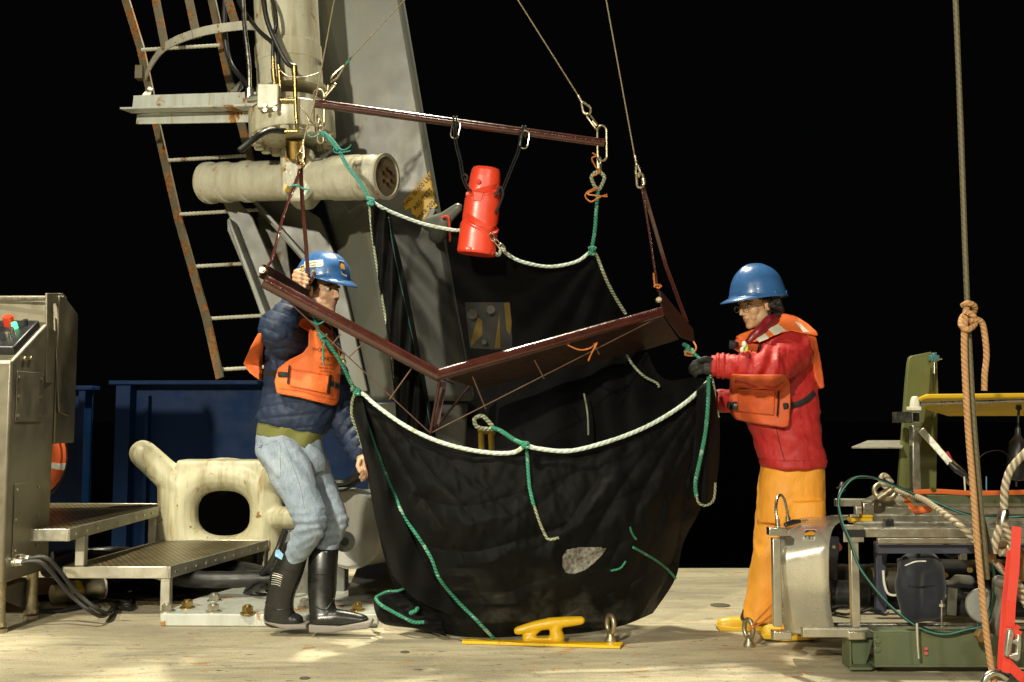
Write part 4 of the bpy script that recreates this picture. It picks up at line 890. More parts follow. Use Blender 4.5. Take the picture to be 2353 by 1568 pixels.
# upper part of the right side that closes behind the mouth
side = [[(1480, 820, 5.35), (1530, 872, 5.25), (1590, 868, 5.1), (1634, 872, 4.82)], [(1500, 940, 5.3), (1550, 950, 5.2), (1610, 960, 5.1), (1652, 965, 4.9)], [(1520, 1060, 5.2), (1570, 1070, 5.2), (1620, 1070, 5.1), (1652, 1070, 4.95)], [(1530, 1200, 5.1), (1560, 1200, 5.1), (1590, 1190, 5.05), (1618, 1150, 4.95)]]
sheet(side, 40, 40, lambda e, f, p: .02*noise.noise(V((p.x/60, p.y/120, 0))), 'side_panel', M['net'], nt_)
flap = [[(1600, 886, 4.70), (1620, 880, 4.68), (1634, 868, 4.72)], [(1600, 960, 4.66), (1625, 960, 4.64), (1653, 962, 4.72)], [(1592, 1060, 4.68), (1622, 1060, 4.66), (1652, 1070, 4.74)], [(1594, 1140, 4.72), (1620, 1162, 4.70), (1640, 1140, 4.76)]]
sheet(flap, 24, 40, lambda e, f, p: .012*math.sin(p.x/9), 'corner_flap', M['net'], nt_)
# gathered left edge of the mouth and the heap on the deck
ledge = [[(815, 900, 4.72), (822, 905, 4.68), (832, 912, 4.68)], [(808, 950, 4.76), (820, 960, 4.66), (850, 990, 4.64)], [(828, 1020, 4.8), (850, 1040, 4.66), (880, 1080, 4.64)], [(846, 1100, 4.82), (880, 1150, 4.66), (930, 1200, 4.62)], [(864, 1200, 4.84), (910, 1260, 4.68), (990, 1320, 4.62)], [(900, 1320, 4.86), (960, 1380, 4.7), (1080, 1430, 4.66)]]
sheet(ledge, 24, 60, lambda e, f, p: .02*math.sin(p.x/11+p.y/60), 'gathered_edge', M['net'], nt_)
heap = [[(858, 1380, 5.05), (880, 1358, 5.0), (930, 1362, 4.95), (990, 1375, 4.9)], [(860, 1400, 4.98), (885, 1380, 4.88), (940, 1390, 4.82), (1010, 1410, 4.8)], [(870, 1425, 4.94), (900, 1425, 4.84), (950, 1432, 4.8), (1020, 1450, 4.76)], [(885, 1436, 4.95), (910, 1440, 4.90), (960, 1446, 4.86), (1030, 1464, 4.74)]]
sheet(heap, 40, 30, lambda e, f, p: .03*noise.noise(V((p.x/30, p.y/16, 3))), 'net_heap', M['net'], nt_)
# pale cod-end cloth showing low in the net
mk('pale_mesh_patch', pad([(1302, 1262), (1330, 1257), (1397, 1258), (1384, 1276), (1362, 1298), (1345, 1312), (1318, 1321), (1300, 1318), (1291, 1300), (1292, 1278)], bvf, .003, .006, 4.5, .0045, 0, 3), M['netpale'], nt_)
def frope(name, pl, r, m): return mk(name, pline(pl, bvf, r, r*.9, 4.6, 8), m, nt_)
def nrope(name, pl, r, m, n=7): return rope(name, pl, r, m, None, par=nt_, n=n)
nrope('head_rope', [(848, 459, 4.99), (868, 472, 4.99), (900, 488, 5.03), (970, 514, 5.08), (1040, 529, 5.08), (1062, 528, 5.05)], .0092, M['rwhite'])
nrope('head_rope', [(1134, 582, 5.05), (1146, 586, 5.04), (1153, 572, 5.0), (1165, 584, 5.05), (1200, 602, 5.07), (1262, 613, 5.12), (1320, 603, 5.12), (1348, 586, 5.12), (1360, 573, 5.12)], .0092, M['rwhite'])
nrope('side_rope', [(1360, 572, 5.12), (1372, 590, 5.14), (1392, 640, 5.17), (1412, 680, 5.22), (1438, 722, 5.26)], .009, M['rfray'])
nrope('side_rope', [(849, 461, 4.98), (851, 500, 4.98), (858, 560, 5.0), (872, 650, 5.0), (886, 730, 5.0), (898, 800, 5.0), (908, 880, 5.0), (915, 940, 5.02)], .0065, M['rfray'])
nrope('mouth_rope', [(818, 898, 4.70), (838, 908, 4.66), (862, 930, 4.63), (925, 975, 4.59), (990, 1008, 4.55), (1060, 1030, 4.52), (1130, 1041, 4.51), (1180, 1040, 4.5), (1207, 1026, 4.5), (1235, 1031, 4.5), (1290, 1037, 4.51), (1340, 1031, 4.52), (1430, 1004, 4.57), (1510, 968, 4.63), (1580, 922, 4.7), (1634, 870, 4.78)], .0100, M['rwhite'], 8)
nrope('edge_rope', [(818, 900, 4.70), (809, 925, 4.71), (810, 960, 4.74), (826, 1000, 4.77), (834, 1030, 4.78)], .008, M['rfray'])
nrope('edge_rope', [(1637, 870, 4.78), (1642, 900, 4.74), (1644, 930, 4.73), (1652, 960, 4.73)], .006, M['rfray'])
frope('tail_rope', [(820, 903), (832, 940), (852, 1000), (880, 1075), (908, 1140), (930, 1190), (965, 1240), (992, 1285), (1010, 1330), (1050, 1380), (1090, 1420), (1135, 1468)], .0085, M['rgreen'])
frope('tail_rope', [(1209, 1020), (1213, 1070), (1217, 1120), (1226, 1160)], .0085, M['rgreen']); frope('laced_seam', [(1226, 1158), (1238, 1195), (1252, 1228), (1262, 1240), (1284, 1236)], .0065, M['rfray'])
nrope('tail_rope', [(1628, 868, 4.68), (1627, 930, 4.6), (1620, 1000, 4.6), (1606, 1070, 4.6), (1598, 1110, 4.62), (1600, 1140, 4.64)], .0095, M['rgreen']); nrope('laced_seam', [(1600, 1135, 4.64), (1605, 1155, 4.64), (1622, 1162, 4.65), (1640, 1148, 4.68), (1644, 1110, 4.7)], .006, M['rfray'])
frope('tail_rope', [(1455, 1258), (1480, 1272), (1510, 1290), (1535, 1310), (1553, 1330)], .0065, M['rgreen']); frope('tail_rope', [(1448, 1212), (1452, 1225), (1462, 1240)], .005, M['rgreen']); frope('tail_rope', [(1403, 1312), (1425, 1306), (1438, 1290)], .005, M['rgreen'])
nrope('tail_rope', [(863, 1376, 4.90), (872, 1388, 4.86), (895, 1402, 4.80), (925, 1418, 4.76), (950, 1430, 4.76), (975, 1430, 4.76)], .0085, M['rgreen']); nrope('tail_rope', [(942, 1410, 4.76), (955, 1404, 4.75), (960, 1397, 4.76)], .0095, M['rgreen']); nrope('laced_seam', [(862, 1373, 4.92), (890, 1360, 4.9), (915, 1358, 4.88), (934, 1350, 4.86)], .006, M['rgreen'])
nrope('laced_seam', [(1440, 815, 5.25), (1455, 840, 5.25), (1480, 865, 5.22), (1508, 880, 5.2), (1515, 890, 5.2)], .007, M['rfray']); nrope('laced_seam', [(1342, 905, 5.3), (1350, 950, 5.28), (1352, 1000, 5.26)], .005, M['rfray'])
nrope('corner_knot', [(812, 893, 4.68), (826, 898, 4.66), (814, 903, 4.66), (828, 906, 4.66)], .009, M['rgreen'], 4); nrope('corner_knot', [(1199, 1018, 4.49), (1214, 1020, 4.48), (1200, 1026, 4.48), (1214, 1028, 4.48)], .009, M['rgreen'], 4); nrope('corner_knot', [(1352, 572, 5.1), (1368, 570, 5.1), (1354, 582, 5.1), (1366, 584, 5.1)], .010, M['rgreen'], 4); nrope('corner_knot', [(843, 456, 4.97), (858, 460, 4.96), (846, 468, 4.96), (860, 470, 4.96)], .010, M['rteal'], 4)
# green rope from the man's side down to the mouth corner
lead = rope('lead_rope', [(722, 720, 4.60), (732, 760, 4.58), (762, 800, 4.58), (790, 845, 4.62), (806, 880, 4.66), (818, 896, 4.68)], .009, M['rgreen'], 'green rope running from under the left wing past the work vest to the net mouth')
rope('teal_lashing', [(712, 738, 4.5), (728, 745, 4.5), (742, 740, 4.5), (752, 732, 4.5), (745, 728, 4.5)], .004, M['rteal'], 'teal twine ends tied at the collar of the orange vest', 'twine')
rope('teal_lashing', [(728, 770, 4.56), (740, 775, 4.55), (752, 768, 4.55), (735, 780, 4.55), (745, 785, 4.55), (742, 810, 4.56), (744, 838, 4.58)], .0045, M['rteal'], 'teal twine wrapped round the green rope in front of the vest', 'twine')
th = thing('rope_thimble', W(1110, 985, 4.75), 'pale rope eye joined by green rope to the middle of the net mouth', 'rope eye')
bm = B(); teardrop(bm, W(1133, 985, 4.75), W(1090, 962, 4.75)-W(1133, 985, 4.75), .10, .055, .011, (0, 0, 1)); mk('eye', bm, M['rfray'], th)
bm = B(); tube(bm, smooth(P([(1131, 984, 4.75), (1150, 990, 4.68), (1180, 1010, 4.58), (1203, 1021, 4.5)]), 5), .011, 8); mk('green_strand', bm, M['rgreen'], th)

# ================================================================== DECK FITTINGS IN FRONT
yc = thing('deck_cleat', G(1245, 1480), 'chipped yellow two-horned cleat on a long yellow base strip', 'cleat')
bm = B(); prism(bm, [G(1062, 1474, .014), G(1062, 1468, .014), G(1433, 1476, .014), G(1425, 1485, .014)], (0, 0, -.012)); mk('base_strip', bm, M['yellow'], yc, bevel=.002)
bm = B(); Yk = G(1260, 1478).y
limb(bm, [W(x, y, Yk) for x, y in ((1190, 1450), (1222, 1441), (1262, 1433), (1305, 1429), (1335, 1426))], [.02, .024, .027, .025, .020]); limb(bm, [W(x, y, Yk) for x, y in ((1240, 1440), (1226, 1454), (1212, 1468))], [.018, .018, .026]); limb(bm, [W(x, y, Yk) for x, y in ((1280, 1434), (1277, 1450), (1280, 1466))], [.026, .030, .038])
box(bm, W(1245, 1468, Yk), (.14, .05, .014)); mk('cleat_body', fuse(bm, .005, 3), M['yellow'], yc)
def eyebolt(px, py, lab, h=.11, z=0, par=None):
    t = thing('eye_bolt', G(px, py, z), lab, 'eye bolt', 'steel eye bolts on the deck'); p = G(px, py, z)
    bm = B(); lathe(bm, p, (0, 0, 1), [(0, .024), (.012, .025), (.03, .016), (.045, .013)], 20); mk('shank', bm, M['galv'], t)
    bm = B(); c = p+V((0, 0, .045+.036)); tube(bm, [c+V((.45*math.cos(q)*.030, -.9*math.cos(q)*.030, math.sin(q)*.040)) for q in [2*math.pi*k/24 for k in range(24)]], .0115, 10, closed=True); mk('eye', bm, M['galv'], t)
eyebolt(1403, 1476, 'steel eye bolt screwed into the yellow base strip', z=.012); eyebolt(1721, 1487, 'steel eye bolt in the deck in front of the yellow boots')
for k, q in enumerate(([(1722, 1445, 4.45), (1745, 1420, 4.4), (1780, 1385, 4.35), (1805, 1372, 4.38)], [(1722, 1448, 4.45), (1755, 1428, 4.4), (1790, 1398, 4.35), (1805, 1390, 4.38)])):
    rope('orange_twine', q, .004, M['rorange'], ['upper', 'lower'][k]+' of two thin orange lines from the eye bolt to the sled frame', 'twine')
# ================================================================== PEOPLE
def head_prims(bm, C, R, fem=False):
    def e(c, r, sx=1, sy=1, sz=1): ball(bm, C+R@V(c), r, sx, sy, sz, R, 3)
    k = .93 if fem else 1
    e((0, -.012, .042), .001*75, 1, 1.26, 1.08); e((0, .034, -.018), .058*k, 1, .97, 1.28); e((0, .040, -.070), .044*k, 1, 1.02, .90)
    e((0, .066, -.092), .020 if fem else .023, 1.1, .9, .85)
    for s in (-1, 1):
        e((s*.043*k, .012, -.058), .026, .9, 1.4, 1.4); e((s*.038*k, .052, -.018), .026, 1, 1, 1.1)
        e((s*.009, .091, -.030), .0078); e((s*.076, -.004, -.008), .020, .42, .85, 1.45); e((s*.080, -.012, .004), .012, .4, .9, 1.2)
        e((s*.026, .077, .029), .014, 1.6, .8, .7); e((s*.030, .056, -.046), .019, 1, .9, 1.4)
    for t in range(9):
        f = t/8; e((0, .088+(.017 if fem else .021)*f, .022-.048*f), .0058+.0035*f)
    e((0, .080, -.052), .020, 1.05, .62, .34); e((0, .0785, -.064), .019, 1, .62, .38); e((0, .076, -.045), .018, 1, .7, .7)
def soften_head(me, C, n=4):
    bm = B(); bm.from_mesh(me); vs = [v for v in bm.verts if (v.co-C).length < .135]
    for _ in range(n): bmesh.ops.smooth_vert(bm, verts=vs, factor=.4, use_axis_x=True, use_axis_y=True, use_axis_z=True)
    bm.to_mesh(me); bm.free(); me.update()
def paint_head(me, C, R, fem=False):
    ca = me.color_attributes.new('Col', 'FLOAT_COLOR', 'POINT'); Ri = R.transposed()
    skin = V((.50, .30, .185)) if not fem else V((.52, .33, .19)); lip = V((.40, .18, .13)); brow = V((.03, .02, .015)); stub = V((.26, .17, .12))
    for v in me.vertices:
        p = Ri@(v.co-C); d = min((p-V((s*.031, .084, .010))).length for s in (-1, 1))
        if d < .021: v.co -= R@V((0, .009*(1-(d/.021)**2), 0))
        c = skin.copy(); c *= 1+.12*nz(v.co, 30)
        if p.length < .2:
            if p.y > .06 and abs(p.x) < .021 and -.068 < p.z < -.049: c = lip.copy()
            elif not fem and p.y > .02 and p.z < -.036: c = c.lerp(stub, .38+.12*nz(v.co, 90))
            if p.y > .055 and .012 < abs(p.x) < .050 and abs(p.z-(.031-.22*abs(abs(p.x)-.03))) < (.0055 if not fem else .0035): c = brow.copy()
            if p.y > .05 and abs(p.x) > .012 and d < .016 and p.z > .010: c = c.lerp(brow, .35)
            if abs(p.x) > .07 and p.z < .03 and abs(p.y) < .03: c = c.lerp(V((.5, .2, .13)), .3)
        ca.data[v.index].color = (*c, 1)
    return me
def add_eyes(me, C, R, look):
    """eyeballs set into the sockets of the same mesh"""
    bm = B(); bm.from_mesh(me); cl = bm.verts.layers.float_color['Col']; L_ = R@V(look).normalized()
    for s in (-1, 1):
        c = C+R@V((s*.031, .0695, .009)); n0 = len(bm.verts); ball(bm, c, .0125, sub=4); bm.verts.ensure_lookup_table()
        for v in list(bm.verts)[n0:]:
            a = (v.co-c).normalized().dot(L_); l = R.transposed()@(v.co-c)
            col = (.008, .006, .005, 1) if a > .93 else (.05, .028, .015, 1) if a > .84 else (.62, .58, .52, 1)
            if l.z > .0055 or l.z < -.0065: col = (.40, .24, .15, 1)
            if .0045 < l.z <= .0055: col = (.02, .015, .01, 1)
            v[cl] = col
    bm.to_mesh(me); bm.free()
    for p in me.polygons: p.use_smooth = True
m, nt, b = nodes('skin'); at = N(nt, 'ShaderNodeAttribute'); at.attribute_name = 'Col'; nt.links.new(at.outputs[0], b.inputs['Base Color']); b.inputs['Roughness'].default_value = .5
b.inputs['Subsurface Weight'].default_value = .08; b.inputs['Subsurface Radius'].default_value = (.01, .004, .002); M['skin'] = m
bumpn(nt, noi(nt, N(nt, 'ShaderNodeTexCoord').outputs['Object'], 260, 3), b, .15, .001)
m, nt, b = nodes('washed_denim'); tc = N(nt, 'ShaderNodeTexCoord').outputs['Object']
c_ = ramp(nt, noi(nt, mapped(nt, tc, (1.6, 1.6, .9)), 5, 6, .62, .5), [(.30, (.13, .18, .26)), (.50, (.23, .29, .37)), (.68, (.38, .43, .49))])
c_ = mixc(nt, .5, c_, ramp(nt, noi(nt, mapped(nt, tc, (1, 1, .16)), 120, 3, .7), [(.3, (.19, .24, .31)), (.7, (.36, .42, .49))]))
nt.links.new(c_, b.inputs['Base Color']); b.inputs['Roughness'].default_value = .9; b.inputs['Specular IOR Level'].default_value = .15
w1 = noi(nt, mapped(nt, tc, (1, 1, 1.6), (.3, .5, 0)), 16, 5, .65, .8); h = bumpn(nt, w1, b, .55, .012)
bumpn(nt, noi(nt, tc, 420, 2), b, .4, .001, h); M['jeans'] = m
M['seam'] = mat('denim_seam', (.16, .18, .22), .9, bump=0)
M['jacket'] = mat('navy_quilted_nylon', (.013, .024, .058), .62, spec=.35, var=.2, vs=8, bump=.5, bs=60, bd=.004)
M['tee'] = mat('olive_cotton', (.13, .135, .035), .85, var=.15, bump=.3, bs=200)
M['vest'] = mat('orange_vest_cloth', (.74, .15, .03), .65, var=.14, vs=8, bump=.6, bs=24, bd=.010)
M['vest2'] = mat('red_orange_vest_cloth', (.60, .10, .025), .65, var=.14, vs=8, bump=.6, bs=24, bd=.010)
M['oilred'] = mat('red_foul_weather_cloth', (.43, .018, .018), .60, var=.12, vs=5, bump=.6, bs=26, bd=.010)
M['oilor'] = mat('orange_oilskin', (.80, .345, .035), .6, var=.14, vs=4, bump=.55, bs=8, bd=.022, aniso=(1.3, 1.3, .7))
M['boot'] = mat('black_boot_rubber', (.012, .012, .011), .3, var=.2, bump=.15, bs=40)
M['sole'] = mat('boot_sole_grey', (.20, .18, .16), .7, var=.2)
M['booty'] = mat('yellow_boot_rubber', (.66, .42, .03), .4, var=.1, bump=.15, bs=40)
M['bootb'] = mat('brown_boot_rubber', (.05, .025, .015), .4)
M['helmet'] = mat('blue_helmet_shell', (.035, .12, .32), .32, var=.10, vs=14, bump=.06, bs=60, coat=.15)
M['glove'] = mat('black_glove', (.012, .012, .012), .7, var=.3, bump=.5, bs=120)
M['label'] = mat('label_white', (.72, .70, .6), .5, var=.05, bump=0)
M['hair'] = mat('black_hair', (.010, .008, .007), .5, var=.3, bump=1, bs=160, bd=.004, aniso=(3, 3, .3))
M['reflect'] = mat('reflective_tape', (.60, .58, .48), .45, var=.08, bump=.4, bs=40)
M['strap'] = mat('black_webbing', (.012, .012, .011), .7, var=.2, bump=.6, bs=200)
M['whistle'] = mat('whistle_plastic', (.75, .74, .6), .35)
M['glow'] = mat('yellow_green_plastic', (.6, .7, .05), .35)
M['stick_or'] = mat('sticker_orange', (.85, .33, .02), .4, bump=0); M['stick_bl'] = mat('sticker_navy', (.02, .025, .06), .4, bump=0)

def helmet(par, C, R, a, b_, h, brim, ridges=True, label=None):
    """hard hat shell with brim; R columns = right, front, up"""
    bm = B(); NS, NR = 64, 22; rings = []
    for j in range(NR+1):
        ph = math.pi/2*j/NR; ring = []
        for k in range(NS):
            q = 2*math.pi*k/NS; cx, cy = math.cos(q), math.sin(q)
            r = math.sin(ph)**.86; z = math.cos(ph)**.95*h
            x, y = a*cx*r, b_*cy*r
            if j < NR-2: 
                ex = abs(x); bumpz = .0055*max(0, 1-abs(ex-.024)/.007) if ridges else .006*max(0, 1-(ex/.016)**4)
                z += bumpz*min(1, math.cos(ph)*4); 
            if j >= NR-4: f = (j-NR+4)/4; x *= 1+.03*f; y *= 1+.03*f
            ring.append(bm.verts.new(C+R@V((x, y, z))))
        rings.append(ring)
    for (ex, dz) in ((.3, -.002), (.7, -.007), (1.0, -.012), (1.0, -.015)):
        ring = []
        for k in range(NS):
            q = 2*math.pi*k/NS; cx, cy = math.cos(q), math.sin(q); e = .010+brim*max(0, cy)**2.5
            fr = max(0, cy)**2
            ring.append(bm.verts.new(C+R@V((a*1.03*cx+cx*e*ex, b_*1.03*cy+cy*e*ex, dz-fr*.012*ex))))
        rings.append(ring)
    for i in range(1, len(rings)-1):
        for k in range(NS): f = bm.faces.new((rings[i][k], rings[i+1][k], rings[i+1][(k+1) % NS], rings[i][(k+1) % NS])); f.smooth = True
    for k in range(NS): f = bm.faces.new((rings[0][0], rings[1][k], rings[1][(k+1) % NS])) if k and k < NS-1 or True and k not in (0,) else None
    bmesh.ops.remove_doubles(bm, verts=bm.verts, dist=1e-5)
    me = bpy.data.meshes.new('helmet'); bmesh.ops.recalc_face_normals(bm, faces=bm.faces); bm.to_mesh(me); bm.free()
    for p in me.polygons: p.use_smooth = True
    o = mk('helmet', me, M['helmet'], par, solid=.004, label=label)
    for k in (-.9, -.1, .75, 2.4, 3.3, 4.1):
        b2 = B(); q = k; c = C+R@V((a*1.045*math.cos(q), b_*1.045*math.sin(q), .006)); t = (R@V((-a*math.sin(q), b_*math.cos(q), 0))).normalized(); box(b2, c, (.030, .007, .016), (t, t.cross(R@V((0, 0, 1))), R@V((0, 0, 1)))); mk('suspension_slot', b2, M['helmet'], o, bevel=.003)
    return o
def sticker(par, bv, q, dflt, small=False):
    """white rectangle with a dark sky, orange hill and the letters NES; q = four px corners tl,tr,br,bl"""
    tl, tr, br_, bl = [V((*p, 0)) for p in q]
    def uv(u, v_): p = tl.lerp(tr, u).lerp(bl.lerp(br_, u), v_); return p
    def pt(u, v_, off): p = uv(u, v_); return W(p.x, p.y, surfY(bv, p.x, p.y, dflt, 2)-off)
    def quad(us, off, m_, nm, pr):
        bm = B(); vs = [bm.verts.new(pt(u, v_, off)) for u, v_ in us]; bm.faces.new(vs); return mk(nm, bm, m_, pr, shade='keep')
    s_ = quad([(0, 0), (0, 1), (1, 1), (1, 0)], .008, M['label'], 'sticker', par)
    quad([(.1, .06), (.1, .58), (.9, .58), (.9, .06)], .010, M['stick_bl'], 'sky_field', s_)
    quad([(.1, .58), (.1, .40), (.3, .25), (.5, .18), (.75, .22), (.9, .3), (.9, .58)], .0115, M['stick_or'], 'orange_hill', s_)
    quad([(.1, .58), (.1, .50), (.4, .42), (.9, .5), (.9, .58)], .013, M['yellowc'], 'yellow_band', s_)
    bm = B(); text_bm(bm, 'NES', (0, 0, 0), (1, 0, 0), (0, 1, 0), .42)
    for v in bm.verts: u, v_ = .5+v.co.x, .95-v.co.y*1.05; v.co = pt(u, v_, .0125)
    mk('letters', bm, M['ink'], s_, shade='keep'); return s_

# ---------------------------------------------------------------- MAN
man = thing('person', G(730, 1448), 'person in navy quilted jacket, orange vest, pale jeans and black boots gripping the frame', 'person')
YM = 4.95
HC = W(739, 672, YM); HR = basis((math.sin(math.radians(60)), -math.cos(math.radians(60)), -.03), (.06, 0, 1))
bm = B(); head_prims(bm, HC, HR)
limb(bm, [HC+HR@V((0, -.015, -.04)), HC+HR@V((0, -.03, -.10)), W(715, 760, YM+.02)], [.058, .056, .065])
loftpx(bm, [(670, 752, 745, 758, YM+.03, .06), (640, 780, 760, 785, YM+.03, .09), (622, 850, 762, 855, YM+.03, .10), (612, 930, 750, 940, YM+.03, .10), (605, 1010, 735, 1030, YM+.03, .10), (615, 1060, 735, 1070, YM+.03, .09)])
limb(bm, P([(665, 785, 4.86), (634, 755, 4.70), (690, 690, 4.86), (702, 672, 4.885)]), [.05, .04, .032, .026])
limb(bm, P([(750, 800, 5.03), (770, 950, 5.02), (826, 1042, 4.9), (832, 1054, 4.86)]), [.05, .042, .03, .025])
limb(bm, P([(645, 1050, 4.90), (712, 1192, 4.80), (672, 1290, 4.85), (645, 1350, 4.86), (640, 1410, 4.86)]), [.075, .055, .034, .03, .025]); limb(bm, P([(695, 1050, 5.0), (765, 1190, 4.97), (742, 1320, 4.92), (735, 1410, 4.86)]), [.075, .055, .045, .035])
limb(bm, P([(640, 1420, 4.86), (670, 1424, 4.86)]), [.025, .022]); limb(bm, P([(735, 1422, 4.86), (810, 1424, 4.85)]), [.025, .02])
# right hand closed round the strap: palm behind it, four fingers in front, thumb up
limb(bm, P([(703, 674, 4.88), (700, 655, 4.875), (694, 634, 4.865)]), [.026, .027, .024]); limb(bm, P([(688, 660, 4.87), (686, 636, 4.86)]), [.018, .018])
for i in range(4):
    y0 = 623+9.2*i; sx = (0, -4, -3, 2)[i]; ln = (0, 4, 2, -4)[i]
    limb(bm, P([(690+sx, y0-1, 4.855), (679+sx, y0+1, 4.815), (690+sx, y0+5, 4.772), (705+ln, y0+10, 4.766)]), [.0115, .0108, .0098, .0085])
limb(bm, P([(706, 655, 4.865), (716, 642, 4.84), (723, 629, 4.80), (719, 624, 4.775)]), [.014, .012, .0105, .009])
# left hand hooked into the net edge
limb(bm, P([(828, 1050, 4.87), (833, 1060, 4.85), (836, 1072, 4.84)]), [.024, .026, .022])
for i in range(4):
    ox = (-7, -1, 5, 10)[i]; dl = (-3, 3, 2, -6)[i]
    limb(bm, P([(834+ox, 1068-i, 4.83+.012*i), (838+ox, 1082+dl*.4, 4.80+.012*i), (838+ox*.8, 1093+dl, 4.80+.012*i), (832+ox*.6, 1101+dl, 4.82+.012*i)]), [.010, .0095, .0088, .008])
limb(bm, P([(826, 1058, 4.82), (822, 1072, 4.80), (827, 1084, 4.79)]), [.013, .0105, .009])
me = fuse(bm, .0042, 2); me.update(); soften_head(me, HC); paint_head(me, HC, HR); add_eyes(me, HC, HR, (.1, 1, .02))
man_body = mk('body', me, M['skin'], man)
# hair
bm = B(); ball(bm, HC+HR@V((0, -.026, .046)), .083, .985, 1.12, .90, HR, 3); ball(bm, HC+HR@V((0, -.055, .0)), .06, 1.15, .9, 1, HR, 3)
for s in (-1, 1): ball(bm, HC+HR@V((s*.071, .018, .015)), .014, .6, 1, 1.9, HR)
me = fuse(bm, .006, 2); displace(me, lambda p, n: .004*nz(p, 70)); mk('hair', me, M['hair'], man)
# jeans
bm = B()
loftpx(bm, [(594, 985, 738, 1010, YM, .11), (589, 1015, 744, 1035, YM, .118), (592, 1045, 750, 1062, YM, .122), (606, 1075, 752, 1085, YM, .11)])
limb(bm, P([(648, 1045, 4.87), (668, 1085, 4.84), (690, 1130, 4.81), (712, 1185, 4.78), (716, 1205, 4.78), (703, 1235, 4.80), (690, 1258, 4.82), (680, 1272, 4.84), (668, 1300, 4.86)]), [.108, .104, .090, .080, .075, .066, .060, .054, .046], 20)
limb(bm, P([(695, 1050, 5.0), (728, 1110, 5.0), (752, 1160, 4.98), (768, 1200, 4.97), (758, 1230, 4.96), (748, 1262, 4.93)]), [.105, .088, .076, .072, .064, .060], 20)
me = fuse(bm, .007, 4)
def denim(p, n):
    x, y = px(p); f = .005*nz(p, 9)+.005*(.5-abs(nz((p.x+p.z*.5, p.y, p.z-p.x*.5), 15)))
    k = math.exp(-((y-1215)/38)**2); f += k*(.0035*math.sin(y*.30+x*.09+5*nz(p, 8))+.006*nz(p, 26))       # bunched over the boots / behind the knee
    k2 = math.exp(-((y-1065)/50)**2); f += k2*.005*math.sin((y*.9-x*.9)*.16+2*nz(p, 5)); return f
me.update(); displace(me, denim); jn = mk('jeans', me, M['jeans'], man); bvj = bvh_of(jn)
bm = pline([(590, 1022), (605, 1024), (637, 1012)], bvj, .002, .0, YM); t_ = mk('seam', bm, M['seam'], jn)
for q in ([(592, 1030), (640, 1018), (644, 1060), (640, 1100), (604, 1050)], [(648, 1005), (662, 1040), (676, 1080), (690, 1120), (700, 1170)], [(655, 1010), (700, 1022), (722, 1040), (730, 1055)]):
    mk('seam', pline(q, bvj, .0016, -.0004, YM), M['seam'], jn)
bm = B(); c = W(651, 1007, surfY(bvj, 651, 1007, YM)-.004); cyl(bm, c, c+V((0, -.005, 0)), .007, seg=12); mk('button', bm, M['brass'], jn)
# T-shirt
bm = B(); loftpx(bm, [(606, 940, 752, 960, YM, .115), (597, 970, 745, 992, YM, .124), (592, 998, 731, 1034, YM, .126)]); me = fuse(bm, .007, 3); displace(me, lambda p, n: .005*math.sin(px(p)[0]*.10+px(p)[1]*.05)+.004*nz(p, 12)); mk('tshirt', me, M['tee'], man)
# jacket
bm = B()
loftpx(bm, [(672, 728, 748, 738, YM+.01, .065), (655, 752, 766, 762, YM+.01, .095), (618, 790, 776, 796, YM, .128), (608, 860, 778, 866, YM, .14), (602, 915, 775, 925, YM, .14), (592, 950, 766, 962, YM, .138), (588, 966, 748, 1000, YM, .130)])
limb(bm, P([(668, 788, 4.86), (648, 772, 4.76), (636, 758, 4.70), (652, 730, 4.72), (675, 706, 4.80), (690, 692, 4.85)]), [.095, .092, .086, .074, .062, .052], 20)
limb(bm, P([(745, 805, 5.04), (768, 880, 5.04), (775, 945, 5.01), (800, 1000, 4.96), (829, 1045, 4.89)]), [.09, .08, .068, .058, .050], 20)
me = fuse(bm, .007, 4)
def quilt(p, n):
    x, y = px(p); s = (y+.10*x+6*nz(p, 4))/27.0
    if x > 735 and y > 930: s = ((x-735)*.8+(y-930)*.9)/26.0     # rings round the forearm
    if y < 800 and x < 705: s = ((705-x)*.35+(y-690)*.95)/24.0
    q = abs((s % 1)-.5)*2; f = -.0055*max(0, q-.78)/.22+.0015*(1-q)
    return f+.007*nz(p, 11)+.006*(.4-abs(nz((p.x+p.z*.6, p.y, p.z), 17)))+.004*nz(p, 34)
me.update(); displace(me, quilt); me.update(); jk = mk('jacket', me, M['jacket'], man)
bvm = bvh_of(jk, jn)
# boots
def boot(par, rings, foot, sole, Yb, m1, m2, lab=None):
    bm = B(); loftpx(bm, rings); limb(bm, [W(x, y, Yb) for x, y, r in foot], [r for x, y, r in foot], 16)
    me = fuse(bm, .006, 4)
    o_floor = .012
    for v in me.vertices: v.co.z = max(v.co.z, o_floor)
    o = mk('boot', me, m1, par, label=lab)
    bm = B(); prism(bm, [W(x, y, Yb-.048) for x, y in sole], (0, .094, 0)); me = fuse(bm, .005, 2)
    for v in me.vertices: v.co.z = max(v.co.z, .0005)
    mk('sole', me, m2, o); return o
b1_ = boot(man, [(655, 1246, 709, 1266, 4.86, .058), (640, 1280, 704, 1290, 4.86, .06), (622, 1320, 694, 1326, 4.86, .06), (613, 1370, 676, 1374, 4.86, .05), (607, 1405, 676, 1408, 4.86, .046), (606, 1428, 684, 1434, 4.86, .044)],
     [(626, 1422, .044), (655, 1424, .042), (680, 1428, .038)], [(602, 1414), (610, 1430), (650, 1436), (704, 1436), (704, 1447), (655, 1449), (606, 1432)], 4.86, M['boot'], M['sole'])
